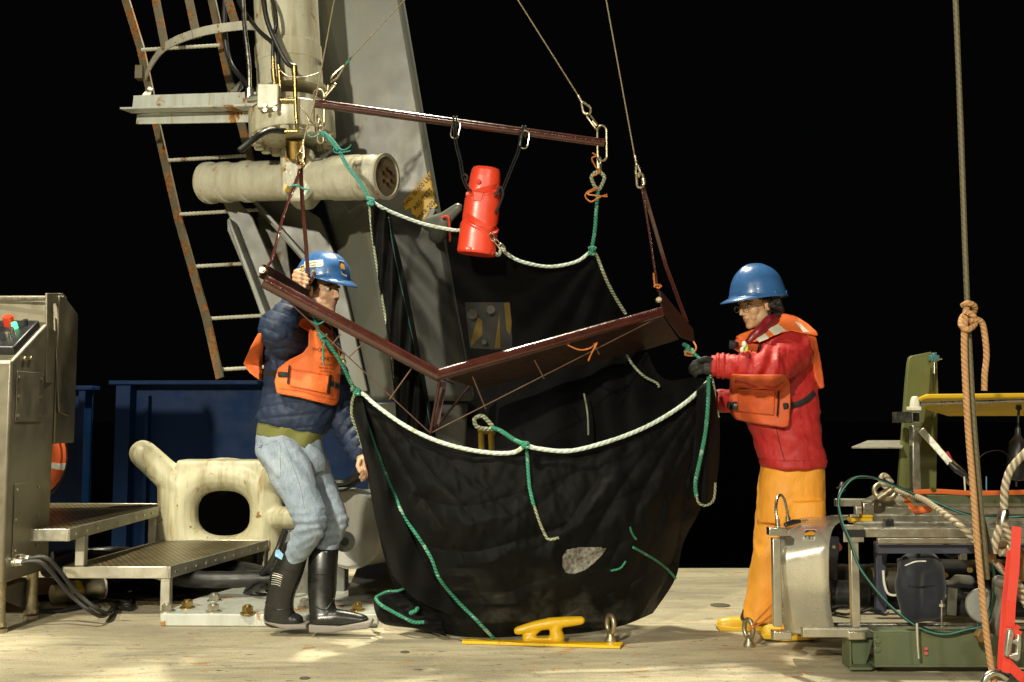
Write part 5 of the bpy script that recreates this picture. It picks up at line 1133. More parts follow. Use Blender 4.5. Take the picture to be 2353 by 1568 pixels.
b2_ = boot(man, [(711, 1256, 778, 1262, 4.93, .062), (708, 1300, 775, 1304, 4.91, .062), (707, 1350, 773, 1352, 4.89, .055), (709, 1385, 770, 1390, 4.87, .048), (711, 1425, 785, 1428, 4.85, .045)],
     [(733, 1424, .046), (770, 1420, .044), (805, 1424, .040), (832, 1428, .034)], [(708, 1437), (780, 1440), (852, 1428), (854, 1436), (845, 1446), (780, 1452), (760, 1456), (710, 1455)], 4.85, M['boot'], M['sole'])
bvb = bvh_of(b1_, b2_)
for q, o in (([(630, 1300), (665, 1313), (697, 1312)], b1_), ([(708, 1318), (740, 1322), (774, 1320)], b2_), ([(712, 1385), (745, 1402), (768, 1375)], b2_), ([(712, 1432), (780, 1434), (846, 1422)], b2_), ([(610, 1385), (635, 1402), (672, 1396)], b1_)):
    mk('moulded_rib', pline(q, bvb, .003, 0, 4.86), M['boot'], o)
for k in range(6):
    y = 1320+5*k; w_ = .0026 if k == 1 else .0011; mk('printed_stripe', pline([(627-k*.8, y-3), (637, y-1), (649-k, y+3)], bvb, w_, .0005, 4.86), M['label'], b1_)
mk('blue_patch', pad([(633, 1265), (641, 1262), (652, 1275), (648, 1288), (632, 1278)], bvb, .006, .001, 4.8, .003, 1, 3), mat('pale_blue_patch', (.2, .4, .6), .5), b1_)
# helmet
UPM = HR@V((0, -.16, 1)); HMr = basis((math.sin(math.radians(60)), -math.cos(math.radians(60)), -.22), (0, 0, 1))
hm = helmet(man, W(744, 635, YM-.005), HMr, .122, .138, .120, .040); bvh_h = bvh_of(hm)
mk('name_label', pad([(699, 601), (743, 597), (744, 613), (700, 617)], bvh_h, .006, .001, YM, .003, 1, 3), M['label'], hm)
for q in (604, 610): mk('label_writing', pline([(712, q+1), (725, q-1), (739, q-2)], bvh_h, .0013, .008, YM), M['sole'], hm)
sticker(hm, bvh_h, [(777, 597), (790, 600), (797, 636), (786, 631)], YM); sticker(hm, bvh_h, [(690, 612), (699, 608), (700, 630), (691, 634)], YM)
# work vest
v1 = pad([(712, 765), (735, 758), (756, 772), (772, 790), (782, 812), (783, 860), (779, 925), (770, 933), (735, 925), (690, 914), (640, 905), (635, 878), (642, 848), (668, 828), (700, 812), (713, 795)], bvm, .045, .006, YM-.1, .006, 8, 12, wr=.006)
vf_ = mk('work_vest', v1, M['vest'], man); bvv = bvh_of(vf_)
mk('vest_pocket', pad([(671, 852), (757, 866), (752, 905), (668, 888)], bvv, .012, .002, YM-.15, .004, 2, 5, wr=.003), M['vest'], vf_)
v3 = pad([(609, 767), (600, 768), (583, 800), (566, 838), (580, 858), (603, 876), (604, 830), (607, 790)], bvm, .07, -.06, YM+.02, .007, 8, 14)
mk('back_pad', v3, M['vest'], man)
mk('vest_seam', pline([(668, 848), (712, 855), (760, 864)], bvv, .002, .001, YM-.15), M['vest2'], vf_)
mk('vest_seam', pline([(641, 893), (690, 899), (735, 912), (776, 920)], bvv, .002, .001, YM-.15), M['vest2'], vf_)
for q, r in (([(606, 856), (630, 860), (662, 862)], .013), ([(752, 882), (768, 884), (780, 886)], .012)):
    mk('waist_strap', pline(q, bvh_of(jk, vf_), r, .004, YM-.1, flat=.25), M['strap'], vf_)
for q in ([(665, 840), (663, 860), (661, 882)], [(760, 862), (757, 880), (755, 905)]):
    mk('webbing_loop', pline(q, bvv, .010, .008, YM-.15, flat=.3), M['strap'], vf_)
mk('buckle', pline([(768, 885), (778, 887)], bvv, .016, .012, YM-.15, flat=.4), M['blackm'], vf_)
for s, x, y, sz in (('TYPE V', 752, 792, 7), ('WORK VEST', 754, 809, 13), ('ONLY', 756, 828, 13), ('40-52 CHEST', 756, 840, 6), ('PERSONS OVER', 756, 848, 6), ('90 POUNDS', 756, 856, 6)):
    mk('vest_lettering', ptext(s, x-6, y, sz*.86, -.10, bvv, .006, YM-.15, 3), M['ink'], vf_, shade='keep')
bm = B(); ball(bm, W(790, 832, 4.78), .012, 1, 1, 1.6); ball(bm, W(788, 818, 4.78), .011, 1, 1, 1.4); wh = mk('strobe_light', fuse(bm, .003, 2), M['whistle'], man)
bm = B(); ball(bm, W(784, 826, 4.785), .009, 1, 1, 2.4); mk('strobe_band', bm, M['glow'], wh)
mk('collar', pad([(676, 742), (700, 730), (740, 745), (765, 762), (770, 790), (752, 772), (712, 765)], bvm, .02, .0, YM-.08, .006, 5, 8), M['vest'], man)
mk('zip_strap', pline([(735, 762), (750, 790), (762, 812)], bvv, .010, .012, YM-.15, flat=.3), M['strap'], vf_)

# ---------------------------------------------------------------- WOMAN
wom = thing('person', G(1780, 1462), 'person with glasses in red jacket, orange trousers and yellow boots holding the net corner', 'person')
YW = 4.95
WC = W(1740, 703, YW); th_ = math.radians(68); WR = basis((-math.sin(th_), -math.cos(th_), -.20), (0, 0, 1))
bm = B(); head_prims(bm, WC, WR, True)
limb(bm, [WC+WR@V((0, -.015, -.04)), WC+WR@V((0, -.03, -.10)), W(1765, 780, YW+.02)], [.052, .050, .06])
loftpx(bm, [(1730, 770, 1820, 770, YW+.02, .07), (1715, 800, 1850, 800, YW+.02, .10), (1715, 900, 1860, 900, YW+.02, .10), (1745, 1000, 1870, 1000, YW+.02, .10), (1765, 1100, 1875, 1100, YW+.02, .10), (1770, 1150, 1875, 1150, YW+.02, .10)])
limb(bm, P([(1818, 805, 4.84), (1762, 858, 4.66), (1680, 842, 4.68), (1655, 840, 4.70)]), [.05, .04, .03, .026]); limb(bm, P([(1760, 810, 5.08), (1730, 920, 5.05), (1655, 922, 4.98)]), [.05, .04, .03])
limb(bm, P([(1655, 922, 4.98), (1625, 905, 4.95)]), [.025, .024])
limb(bm, P([(1800, 1150, 5.05), (1780, 1290, 5.02), (1745, 1425, 5.0)]), [.08, .06, .04]); limb(bm, P([(1840, 1150, 4.9), (1845, 1290, 4.84), (1835, 1440, 4.78)]), [.08, .06, .04])
limb(bm, P([(1745, 1435, 5.0), (1680, 1438, 5.0)]), [.03, .026]); limb(bm, P([(1835, 1450, 4.76), (1775, 1453, 4.76)]), [.03, .026])
GP = []
def wglove(b_, k):
    limb(b_, P([(1655, 841, 4.70), (1640, 840, 4.70), (1622, 838, 4.71)]), [.034*k, .036*k, .030*k]); limb(b_, P([(1645, 850, 4.69), (1625, 850, 4.70)]), [.026*k, .024*k])
    for i in range(4):
        y0 = 829+8.0*i; dx = (0, -6, -4, 5)[i]; limb(b_, P([(1622, y0, 4.70), (1606+dx, y0+1, 4.685), (1594+dx, y0+5, 4.70), (1592+dx, y0+11, 4.735)]), [.0125*k, .0118*k, .011*k, .010*k])
    limb(b_, P([(1640, 830, 4.68), (1622, 824, 4.665), (1608, 828, 4.66)]), [.015*k, .0125*k, .011*k])
wglove(bm, .8)
me = fuse(bm, .0042, 2); me.update(); soften_head(me, WC); paint_head(me, WC, WR, True); add_eyes(me, WC, WR, (-.1, 1, -.35)); mk('body', me, M['skin'], wom)
# hair
bm = B(); ball(bm, WC+WR@V((0, -.028, .045)), .083, .97, 1.08, 1.0, WR, 3)
random.seed(4)
for i in range(26):
    t = random.random(); limb(bm, P([(1748+38*t, 680+random.uniform(-4, 8), 4.87+.12*random.random()), (1760+36*t, 700+8*t, 4.86+.12*random.random()), (1772+26*t+random.uniform(-4, 8), 716+random.uniform(-5, 12), 4.88+.1*random.random())]), [.015, .014, .007])
limb(bm, P([(1722, 682, 4.86), (1738, 682, 4.86), (1752, 686, 4.87)]), [.007, .009, .010])
me = fuse(bm, .005, 2); displace(me, lambda p, n: .005*nz(p, 60)+.003*nz(p, 120)); mk('hair', me, M['hair'], wom)
# glasses
bm = B()
for s in (-1, 1):
    c = WC+WR@V((s*.032, .100, .000)); tube(bm, [c+WR@V((math.cos(q)*.021, 0, math.sin(q)*.015)) for q in [2*math.pi*k/24 for k in range(24)]], .0016, 6, closed=True)
    tube(bm, [WC+WR@V((s*.053, .098, .004)), WC+WR@V((s*.070, .070, .006)), WC+WR@V((s*.078, .0, .010))], .0016, 6)
tube(bm, [WC+WR@V((-.011, .101, .003)), WC+WR@V((0, .106, .007)), WC+WR@V((.011, .101, .003))], .0015, 6); mk('glasses', bm, M['galv'], wom)
# trousers
bm = B(); loftpx(bm, [(1752, 1062, 1892, 1062, YW, .13), (1744, 1110, 1893, 1110, YW, .135), (1740, 1170, 1893, 1170, YW, .13), (1740, 1200, 1892, 1200, YW, .11)])
loftpx(bm, [(1742, 1150, 1835, 1150, 5.0, .10), (1734, 1220, 1825, 1220, 4.99, .095), (1722, 1320, 1806, 1320, 4.98, .088), (1710, 1395, 1790, 1395, 4.98, .085), (1703, 1424, 1784, 1428, 4.98, .085)])
loftpx(bm, [(1800, 1150, 1893, 1150, 4.88, .10), (1795, 1220, 1890, 1220, 4.85, .10), (1788, 1320, 1885, 1320, 4.80, .095), (1785, 1400, 1880, 1400, 4.78, .09), (1785, 1444, 1878, 1448, 4.76, .09)])
me = fuse(bm, .007, 4)
displace(me, lambda p, n: .005*nz((p.x, p.y, p.z*.45), 9)+.005*math.sin(px(p)[1]*.06+px(p)[0]*.09+2*nz(p, 4))*math.exp(-((px(p)[1]-1260)/60)**2)+.004*nz(p, 20)); tr_ = mk('trousers', me, M['oilor'], wom)
boot(wom, [(1712, 1402, 1776, 1402, 5.0, .05), (1708, 1420, 1772, 1420, 5.0, .05)], [(1745, 1434, .042), (1705, 1436, .041), (1675, 1436, .039), (1662, 1436, .034)], [(1650, 1440), (1770, 1446), (1772, 1455), (1700, 1456), (1655, 1452)], 5.0, M['booty'], M['booty'])
boot(wom, [(1800, 1425, 1868, 1425, 4.76, .05), (1798, 1440, 1868, 1440, 4.76, .05)], [(1845, 1452, .040), (1808, 1454, .040), (1780, 1454, .038), (1766, 1452, .034)], [(1750, 1458), (1878, 1464), (1878, 1471), (1800, 1475), (1756, 1470)], 4.76, M['booty'], M['booty'])
bm = B(); loftpx(bm, [(1708, 1400, 1780, 1400, 4.985, .058), (1700, 1424, 1776, 1428, 4.975, .060)]); mk('boot_upper', fuse(bm, .006, 2), M['bootb'], wom)
# jacket
bm = B()
loftpx(bm, [(1735, 762, 1806, 740, YW+.02, .07), (1718, 776, 1838, 758, YW+.01, .10), (1700, 790, 1862, 782, YW, .135), (1694, 860, 1874, 860, YW, .145), (1700, 930, 1880, 930, YW, .145), (1728, 1000, 1886, 1000, YW, .145), (1744, 1050, 1891, 1050, YW, .15), (1750, 1074, 1894, 1074, YW, .152)])
limb(bm, P([(1822, 808, 4.84), (1795, 832, 4.74), (1762, 850, 4.66), (1725, 848, 4.65), (1690, 843, 4.68), (1664, 841, 4.70)]), [.100, .094, .090, .078, .064, .056], 20)
limb(bm, P([(1790, 820, 5.06), (1735, 915, 5.05), (1690, 924, 5.0), (1648, 922, 4.97)]), [.09, .075, .065, .056], 20)
me = fuse(bm, .007, 4)
def oil(p, n):
    x, y = px(p); f = .009*nz((p.x, p.y, p.z*1.2), 8)+.005*nz(p, 22)
    if x < 1810 and 790 < y < 900: f += .008*math.sin(x*.16+y*.05+3*nz(p, 6))*(1 if 1690 < x < 1790 else .3)
    if y > 950: f += .005*math.sin(y*.11-x*.05+3*nz(p, 5))
    if y > 1058: f += .006
    return f
me.update(); displace(me, oil); me.update(); wj = mk('jacket', me, M['oilred'], wom); bvw = bvh_of(wj, tr_)
mk('hem_seam', pline([(1752, 1058), (1820, 1060), (1891, 1058)], bvw, .003, .0, YW), M['oilred'], wj)
mk('side_seam', pline([(1782, 975), (1792, 1020), (1803, 1058)], bvw, .002, .001, YW), M['bootb'], wj)
bm = B(); limb(bm, P([(1672, 842, 4.70), (1655, 841, 4.70)]), [.060, .062]); me = fuse(bm, .006, 3)
displace(me, lambda p, n: .004*math.sin(px(p)[0]*.5)); mk('cuff', me, M['oilred'], wj)
# jacket collar, vest
bm = B(); limb(bm, P([(1722, 785, 4.84), (1742, 764, 4.83), (1768, 738, 4.87), (1792, 735, 4.98)]), [.022, .026, .03, .04]); me = fuse(bm, .006, 3); displace(me, lambda p, n: .006*nz(p, 25)); mk('jacket_collar', me, mat('dark_red_lining', (.20, .012, .02), .4, bump=.4, bs=60), wj)
cl_ = mk('vest_collar', pad([(1688, 775), (1700, 768), (1745, 752), (1772, 732), (1795, 722), (1822, 728), (1850, 745), (1872, 765), (1874, 774), (1850, 770), (1815, 762), (1785, 768), (1755, 782), (1728, 788), (1702, 790)], bvw, .05, -.004, YW-.08, .006, 6, 14), M['vest'], wom); bvc = bvh_of(cl_)
for q in ([(1732, 772), (1756, 762), (1768, 778), (1744, 788)], [(1764, 757), (1788, 744), (1808, 760), (1780, 772)], [(1824, 737), (1838, 742), (1862, 766), (1846, 764)]):
    mk('reflective_tape', pad(q, bvc, .003, .002, YW-.1, .0035, 0, 4), M['reflect'], cl_)
v1 = pad([(1678, 860), (1700, 862), (1750, 862), (1798, 862), (1808, 880), (1810, 925), (1806, 978), (1795, 983), (1740, 975), (1690, 965), (1678, 950), (1674, 900)], bvw, .06, -.005, YW-.12, .006, 7, 16, wr=.006)
wv = mk('work_vest', v1, M['vest2'], wom); bvx = bvh_of(wv)
mk('vest_pocket', pad([(1694, 893), (1780, 898), (1778, 955), (1696, 946)], bvx, .010, .002, YW-.15, .004, 2, 5, wr=.003), M['vest2'], wv)
mk('chest_panel', pad([(1690, 778), (1720, 790), (1742, 792), (1735, 815), (1700, 812), (1680, 800)], bvw, .03, 0, YW-.1, .006, 4, 10), M['vest2'], wv)
v2 = pad([(1842, 765), (1866, 772), (1876, 820), (1884, 870), (1886, 892), (1876, 896), (1864, 870), (1858, 820)], bvw, .07, -.05, YW-.0, .007, 6, 16); mk('back_pad', v2, M['vest2'], wom)
bva = bvh_of(wj, wv)
mk('waist_strap', pline([(1800, 934), (1830, 930), (1855, 918), (1872, 902)], bva, .014, .006, YW-.1, flat=.25), M['strap'], wv); mk('webbing_loop', pline([(1790, 900), (1788, 930), (1786, 956)], bvx, .012, .012, YW-.2, flat=.3), M['strap'], wv)
mk('buckle', pline([(1672, 932), (1685, 933), (1694, 933)], bvx, .020, .012, YW-.12, flat=.4), M['blackm'], wv); mk('chest_strap', pline([(1678, 790), (1710, 794), (1748, 798)], bva, .014, .012, YW-.15, flat=.3), M['strap'], wv)
mk('buckle', pline([(1676, 792), (1690, 793)], bva, .020, .02, YW-.15, flat=.4), M['blackm'], wv); mk('chest_strap', pline([(1722, 820), (1730, 808)], bva, .014, .012, YW-.15, flat=.3), M['strap'], wv)
bm = B(); ball(bm, W(1710, 792, 4.62), .013, 1, 1, 1.3); ball(bm, W(1705, 805, 4.62), .011, 1, 1, 1.2); o = mk('whistle', fuse(bm, .003, 2), M['whistle'], wom); bm = B(); ball(bm, W(1715, 800, 4.63), .009, 1, 1, 2.6); mk('whistle_band', bm, M['glow'], o)
# gloves
bm = B(); wglove(bm, 1.0); limb(bm, P([(1662, 841, 4.70), (1650, 841, 4.70)]), [.045, .044]); gl = mk('glove', fuse(bm, .0042, 2), M['glove'], wom)
mk('yellow_tab', pline([(1648, 823), (1652, 835), (1650, 848)], bvh_of(gl), .004, .001, 4.68), M['yellow'], gl)
bm = B(); limb(bm, P([(1655, 922, 4.97), (1632, 908, 4.95)]), [.038, .034]); 
for i in range(4): limb(bm, P([(1632, 900+5*i, 4.95), (1618, 892+6*i, 4.92), (1612, 890+7*i, 4.94)]), [.0125, .0115, .0105])
limb(bm, P([(1640, 896, 4.94), (1630, 884, 4.92)]), [.014, .011]); mk('glove', fuse(bm, .005, 2), M['glove'], wom)
WH = basis((-math.sin(th_), -math.cos(th_), -.10), (0, 0, 1))
helmet(wom, W(1741, 681, YW), WH, .122, .140, .158, .048, ridges=False)
# ================================================================== INSTRUMENT SLED
def c3(x, y): return ((2060+x*.3546)/1.088, (1150+y*.3546)/1.088)
def c2(x, y): return ((2060+x*.2551)/1.088, (850+y*.2551)/1.088)
sl = thing('instrument_sled', (2.1, 4.7, 0), 'long aluminium-framed instrument sled with a curved steel nose plate on green runners', 'sled')
zt = .563; zb = .155; XR = 3.3
def part(name, bm, m, par=sl, **k): return mk(name, bm, m, par, **k)
xl = W(1782, 1216, 4.2).x; xm = W(1960, 1216, 4.2).x
def rail(Y, z, x0, x1=XR, s=.036, m=M['alu'], nm='rail'):
    bm = B(); box(bm, ((x0+x1)/2, Y, z), (x1-x0, s, s)); box(bm, ((x0+x1)/2, Y, z+s/2+.002), (x1-x0-.004, s*.35, .004)); return part(nm, bm, m, bevel=.003)
rail(4.2, zt, xm-.02); rail(4.2, zt-.034, xm+.10, s=.022); rail(4.42, zt+.004, xm+.08, s=.03); rail(4.72, zt+.004, xm+.16); rail(5.05, zt+.01, xm+.30); rail(5.42, zt+.02, xm+.32)
bm = B(); box(bm, ((xm+.12+2.45)/2, 4.26, zt-.075), (2.45-xm-.12, .03, .036)); part('slate_bar', bm, M['darkbar'])
rail(4.2, zb, xl+.1, s=.036); rail(5.42, zb, xm+.2, s=.036)
rail(4.75, zb+.01, xm-.15); rail(4.45, zb-.03, xm-.1, s=.028)
for x, Y in ((xl, 4.2), (xm, 4.2), (xm+.2, 5.42), (xl+.25, 5.0), (2.42, 5.42), (3.2, 4.2)):
    bm = B(); box(bm, (x, Y, (zt+zb)/2), (.034, .034, zt-zb-.045)); part('upright', bm, M['alu'], bevel=.003)
for x, z in ((xl+.005, zt+.005), (xl+.015, zb-.01), (xm, zb-.01)):
    bm = B(); box(bm, (x, 4.2, z), (.075, .05, .034)); part('corner_bracket', bm, M['steelb'], bevel=.003)
for x in (xm-.01,):
    bm = B(); box(bm, (x, 4.165, zt), (.085, .006, .072)); part('corner_bracket', bm, M['alu'], bevel=.004); bm = B(); box(bm, (x+.01, 4.16, zt), (.075, .006, .03)); part('corner_slot', bm, M['ink'])
# curved nose plate
Lc = smooth(P([(1990, 1184, 5.3), (1900, 1186, 4.95), (1835, 1193, 4.62), (1808, 1208, 4.45), (1793, 1230, 4.36), (1786, 1262, 4.31), (1784, 1300, 4.29), (1785, 1345, 4.31), (1790, 1385, 4.35), (1797, 1425, 4.40), (1806, 1456, 4.44)]), 5)
Rc = smooth(P([(2080, 1184, 5.3), (2010, 1186, 4.95), (1952, 1192, 4.60), (1926, 1202, 4.42), (1914, 1216, 4.32), (1907, 1242, 4.26), (1905, 1272, 4.24), (1905, 1340, 4.25), (1908, 1390, 4.29), (1915, 1430, 4.33), (1926, 1462, 4.37)]), 5)
bm = B(); g = []
for a, c in zip(Lc, Rc): g.append([bm.verts.new(a.lerp(c, k/6)) for k in range(7)])
for i in range(len(g)-1):
    for k in range(6): f = bm.faces.new((g[i][k], g[i+1][k], g[i+1][k+1], g[i][k+1])); f.smooth = True
M['nose'] = mat('brushed_nose_plate', (.66, .63, .52), .27, .55, var=.08, vs=4, bump=.10, bs=50, bd=.0004, aniso=(.15, 6, 6), grime=.1, rust=.05, rs=25)
ns = part('nose_plate', bm, M['nose'], solid=.004); bvn = bvh_of(ns)
sticker(ns, bvn, [(1849, 1217), (1877, 1217), (1873, 1240), (1844, 1240)], 4.3)
for x, y in ((1862, 1189), (1930, 1188), (1955, 1187)):
    bm = B(); cyl(bm, W(x, y, 4.85), W(x, y-5, 4.85), .010); part('plate_screw', bm, M['steelb'], ns)
bm = B(); tube(bm, smooth(P([(1787, 1202, 4.25), (1783, 1170, 4.27), (1786, 1146, 4.3), (1793, 1138, 4.33), (1801, 1146, 4.36), (1808, 1170, 4.4), (1811, 1194, 4.42)]), 5), .0062, 10)
for q in ((1787, 1204, 4.25), (1811, 1198, 4.42)): cyl(bm, W(*q)+V((0, 0, -.01)), W(*q)+V((0, 0, .02)), .010)
part('lifting_hoop', bm, M['steelb'])
bm = B(); limb(bm, P([(1806, 1206, 4.35), (1822, 1200, 4.4), (1838, 1198, 4.45)]), [.010, .012, .008]); part('black_clamp', bm, M['blackm']); bm = B(); beam(bm, W(1838, 1197, 4.45), W(1856, 1195, 4.45), .02, .008); part('clamp_tongue', bm, M['steelb'])
bm = B(); box(bm, W(1976, 1194, 4.5), (.095, .06, .018)); box(bm, W(1990, 1186, 4.5), (.05, .04, .012)); part('yellow_block', bm, M['yellowc'], bevel=.003)
# housings
def housing(x0, x1, y, Y, r, m=M['blackm'], nm='camera_housing', band=()):
    a, c = W(x0, y, Y), W(x1, y, Y); bm = B(); d = c-a; L_ = d.length; lathe(bm, a, d, [(0, r*.9), (.01, r), (L_*.3, r), (L_*.31, r*.97), (L_*.6, r*.97), (L_*.61, r), (L_-.01, r), (L_, r*.9)], 32); return part(nm, bm, m)
housing(1880, 2085, 1348, 4.7, .105); housing(2150, 2330, 1350, 4.75, .13); housing(2165, 2360, 1390, 4.5, .055); housing(1900, 1990, 1365, 4.45, .06); housing(2000, 2082, 1336, 4.52, .06, M['steel'], 'lens_tube')
for x, Y, z0_, z1_ in ((1915, 4.5, 1235, 1410), (2026, 4.42, 1245, 1415)):
    q = [(x-14, z0_), (x+14, z0_), (x+14, z0_+28), (x+10, z0_+60), (x+10, z1_-50), (x+14, z1_-40), (x+12, z1_-10), (x-2, z1_), (x-12, z1_-14), (x-12, z1_-60), (x-12, z0_+60)]
    bm = B(); prism(bm, [W(a, b_, Y) for a, b_ in q], (0, .03, 0)); part('clamp_arm', bm, M['darkbar'], bevel=.003)
    bm = B()
    nut(bm, W(x, z0_+22, Y), (0, -1, 0), .008, .008); part('clamp_bolt', bm, M['alu'])
bm = B(); limb(bm, P([(2092, 1300, 4.35), (2118, 1288, 4.35), (2140, 1300, 4.38)]), [.05, .055, .05]); limb(bm, P([(2092, 1300, 4.35), (2088, 1350, 4.35), (2096, 1405, 4.37)]), [.05, .058, .05]); limb(bm, P([(2140, 1300, 4.38), (2148, 1350, 4.38), (2140, 1402, 4.38)]), [.05, .05, .05]); limb(bm, P([(2096, 1405, 4.37), (2140, 1402, 4.38)]), [.05, .05]); prism(bm, P([(2080, 1290, 4.33), (2150, 1290, 4.33), (2152, 1410, 4.33), (2085, 1410, 4.33)]), (0, .1, 0))
me = fuse(bm, .008, 6); displace(me, lambda p, n: .005*nz(p, 14)); bg = part('fabric_cover', me, M['navy']); bvg = bvh_of(bg)
part('cover_piping', pline([(2080, 1300), (2105, 1291), (2128, 1290)], bvg, .003, 0, 4.3), M['label'], bg); part('cover_seam', pline([(2086, 1348), (2112, 1350), (2146, 1346)], bvg, .004, 0, 4.3), M['strap'], bg)
for q, r, m_ in (([c3(418, 780), c3(425, 870), c3(450, 940), c3(500, 955), c3(550, 930), c3(575, 880)], .0055, M['label']), ([c3(540, 1010), c3(550, 990), c3(575, 995), c3(565, 1020)], .006, M['label']), ([c3(60, 1040), c3(150, 1030), c3(250, 1070), c3(330, 1050), c3(400, 1075)], .008, M['black']), ([c3(70, 1075), c3(160, 1090), c3(300, 1060), c3(420, 1090), c3(460, 1080)], .006, M['black']), ([c3(600, 640), c3(760, 600), c3(900, 680), c3(1000, 620), c3(1090, 660)], .010, M['black']), ([c3(820, 960), c3(900, 900), c3(1000, 960), c3(1100, 940)], .010, M['black'])):
    bm = B(); tube(bm, smooth([W(x, y, 4.38) for x, y in q], 6), r, 8); part('lead', bm, m_)
bm = B(); limb(bm, [W(*c3(820, 875), 4.4), W(*c3(900, 865), 4.4), W(*c3(940, 840), 4.42), W(*c3(1025, 850), 4.42)], [.010, .014, .020, .022]); part('khaki_bundle', fuse(bm, .005, 2), M['greyd'])
bm = B(); beam(bm, W(*c3(905, 905), 4.35), W(*c3(895, 1095), 4.35), .04, .012, (0, -1, 0)); part('bracket_strip', bm, M['alu']); bm = B(); cyl(bm, W(*c3(830, 990), 4.3), W(*c3(830, 1210), 4.3), .005); nut(bm, W(*c3(830, 1035), 4.3), (0, 0, 1), .014, .012); part('threaded_rod', bm, M['alu'])
for x, y in ((1025, 775), (850, 812), (865, 628), (770, 212)): bm = B(); nut(bm, W(*c3(x, y), 4.4), (0, -1, 0), .012, .012); part('frame_bolt', bm, M['brass'])
for x, y in ((440, 447), (470, 445)): bm = B(); box(bm, W(*c3(x, y), 4.38), (.018, .03, .035)); part('black_clip', bm, M['blackm'], bevel=.002)
bm = B(); limb(bm, [W(*c3(75, 620), 4.6)]*1+[W(*c3(95, 615), 4.6)], [.026, .022]); part('orange_cap', fuse(bm, .005, 1), M['orange'])
# green runners
M['gst'] = M['green_st']; zr = W(2000, 1455, 4.1).z
bm = B(); x0 = W(2012, 1480, 4.1).x; box(bm, ((x0+XR)/2, 4.12, .105), (XR-x0, .012, .125)); box(bm, ((x0+XR)/2, 4.15, .172), (XR-x0, .07, .010)); box(bm, ((x0+XR)/2, 4.15, .038), (XR-x0, .07, .010)); part('runner', bm, M['gst'], bevel=.002)
bm = B(); prism(bm, [G(1952, 1541, .01), G(2004, 1541, .01), G(2040, 1524, .01), G(2040, 1515, .01), G(1960, 1520, .01)], (0, 0, .012)); part('foot_pad', bm, M['gst'], bevel=.002)
Yf = G(1950, 1541).y; bm = B(); prism(bm, P([(1952, 1458, Yf), (1956, 1458, Yf), (1958, 1534, Yf), (1953, 1538, Yf)]), (0, .1, 0)); prism(bm, P([(1953, 1457, Yf+.02), (2010, 1457, Yf+.02), (1998, 1505, Yf+.02), (1990, 1528, Yf+.02), (1962, 1532, Yf+.02), (1955, 1500, Yf+.02)]), (0, .012, 0)); part('foot_gusset', bm, M['gst'], bevel=.002)
for x, y in ((375, 1272), (375, 1335)): bm = B(); nut(bm, W(*c3(x, y), 4.11), (0, -1, 0), .012, .008); part('runner_bolt', bm, M['gst'])
for x, y in ((720, 1333), (720, 1365)): bm = B(); cyl(bm, W(*c3(x, y), 4.113), W(*c3(x, y), 4.10), .007); part('red_plug', bm, M['oilred'])
bm = B(); tube(bm, smooth([W(*c3(655, 1150), 4.05), W(*c3(660, 1300), 4.05), W(*c3(668, 1400), 4.05)], 4), .006, 8); part('pull_pin', bm, M['alu'])
# angled end beam
bm = B(); a, c = W(1992, 1172, 4.75), W(2062, 1132, 5.5); beam(bm, a, c, .05, .085); part('end_beam', bm, M['steel'], bevel=.004); bm = B(); box(bm, a+V((-.01, -.04, 0)), (.05, .03, .075)); part('end_tab', bm, M['steelb'], bevel=.003)
for k in range(6): bm = B(); p = a.lerp(c, (k+.6)/6.5); box(bm, p+V((.035, -.03, .02)), (.012, .012, .012)); part('beam_hole', bm, M['galv'])
# tail fin, foil, mast
Yt = 5.25
bm = B(); prism(bm, [W(*c2(x, y), Yt) for x, y in ((732, 1440), (775, 900), (808, 420), (828, 230), (840, 175), (866, 155), (1050, 118), (1058, 118), (1035, 480), (880, 1480))], (0, .03, 0)); fn = part('tail_fin', bm, M['fin'], bevel=.006)
bm = B(); prism(bm, [W(*c2(x, y), Yt+.25) for x, y in ((1040, 130), (1105, 120), (1118, 500), (1100, 1480), (880, 1480), (960, 500))], (0, .02, 0)); part('rear_fin', bm, M['fin'])
bm = B(); prism(bm, [W(*c2(x, y), Yt-.1) for x, y in ((868, 840), (940, 840), (955, 1480), (872, 1480))], (0, .05, 0)); part('fin_post', bm, M['alu'], bevel=.004)
bm = B(); box(bm, W(*c2(1078, 180), Yt-.03), (.045, .04, .03)); cyl(bm, W(*c2(1078, 130), Yt-.02), W(*c2(1078, 160), Yt-.02), .012); part('sensor_block', bm, mat('blue_sensor', (.05, .16, .2), .4), bevel=.004)
bm = B(); lathe(bm, W(*c2(1105, 185), Yt-.03), (1, 0, 0), [(0, .010), (.012, .010), (.014, .006), (.028, .004), (.03, .001)], 12); cyl(bm, W(*c2(1083, 222), Yt-.03), W(*c2(1083, 330), Yt-.03), .009); part('sensor_tip', bm, M['steelb']); bm = B(); tube(bm, [W(*c2(1083, 330), Yt-.03), W(*c2(1083, 400), Yt-.03), W(*c2(1072, 500), Yt-.02)], [.012, .009, .004], 10); part('sensor_lead', bm, M['black'])
bm = B(); prism(bm, [W(*c2(272, 1048), Yt-.15), W(*c2(770, 1048), Yt-.15), W(*c2(770, 985), Yt+.55), W(*c2(430, 985), Yt+.55)], (0, 0, -.008)); part('side_plate', bm, M['alud'])
Y1, Y2 = 4.9, 5.75
zf = W(2200, 905, Y1).z
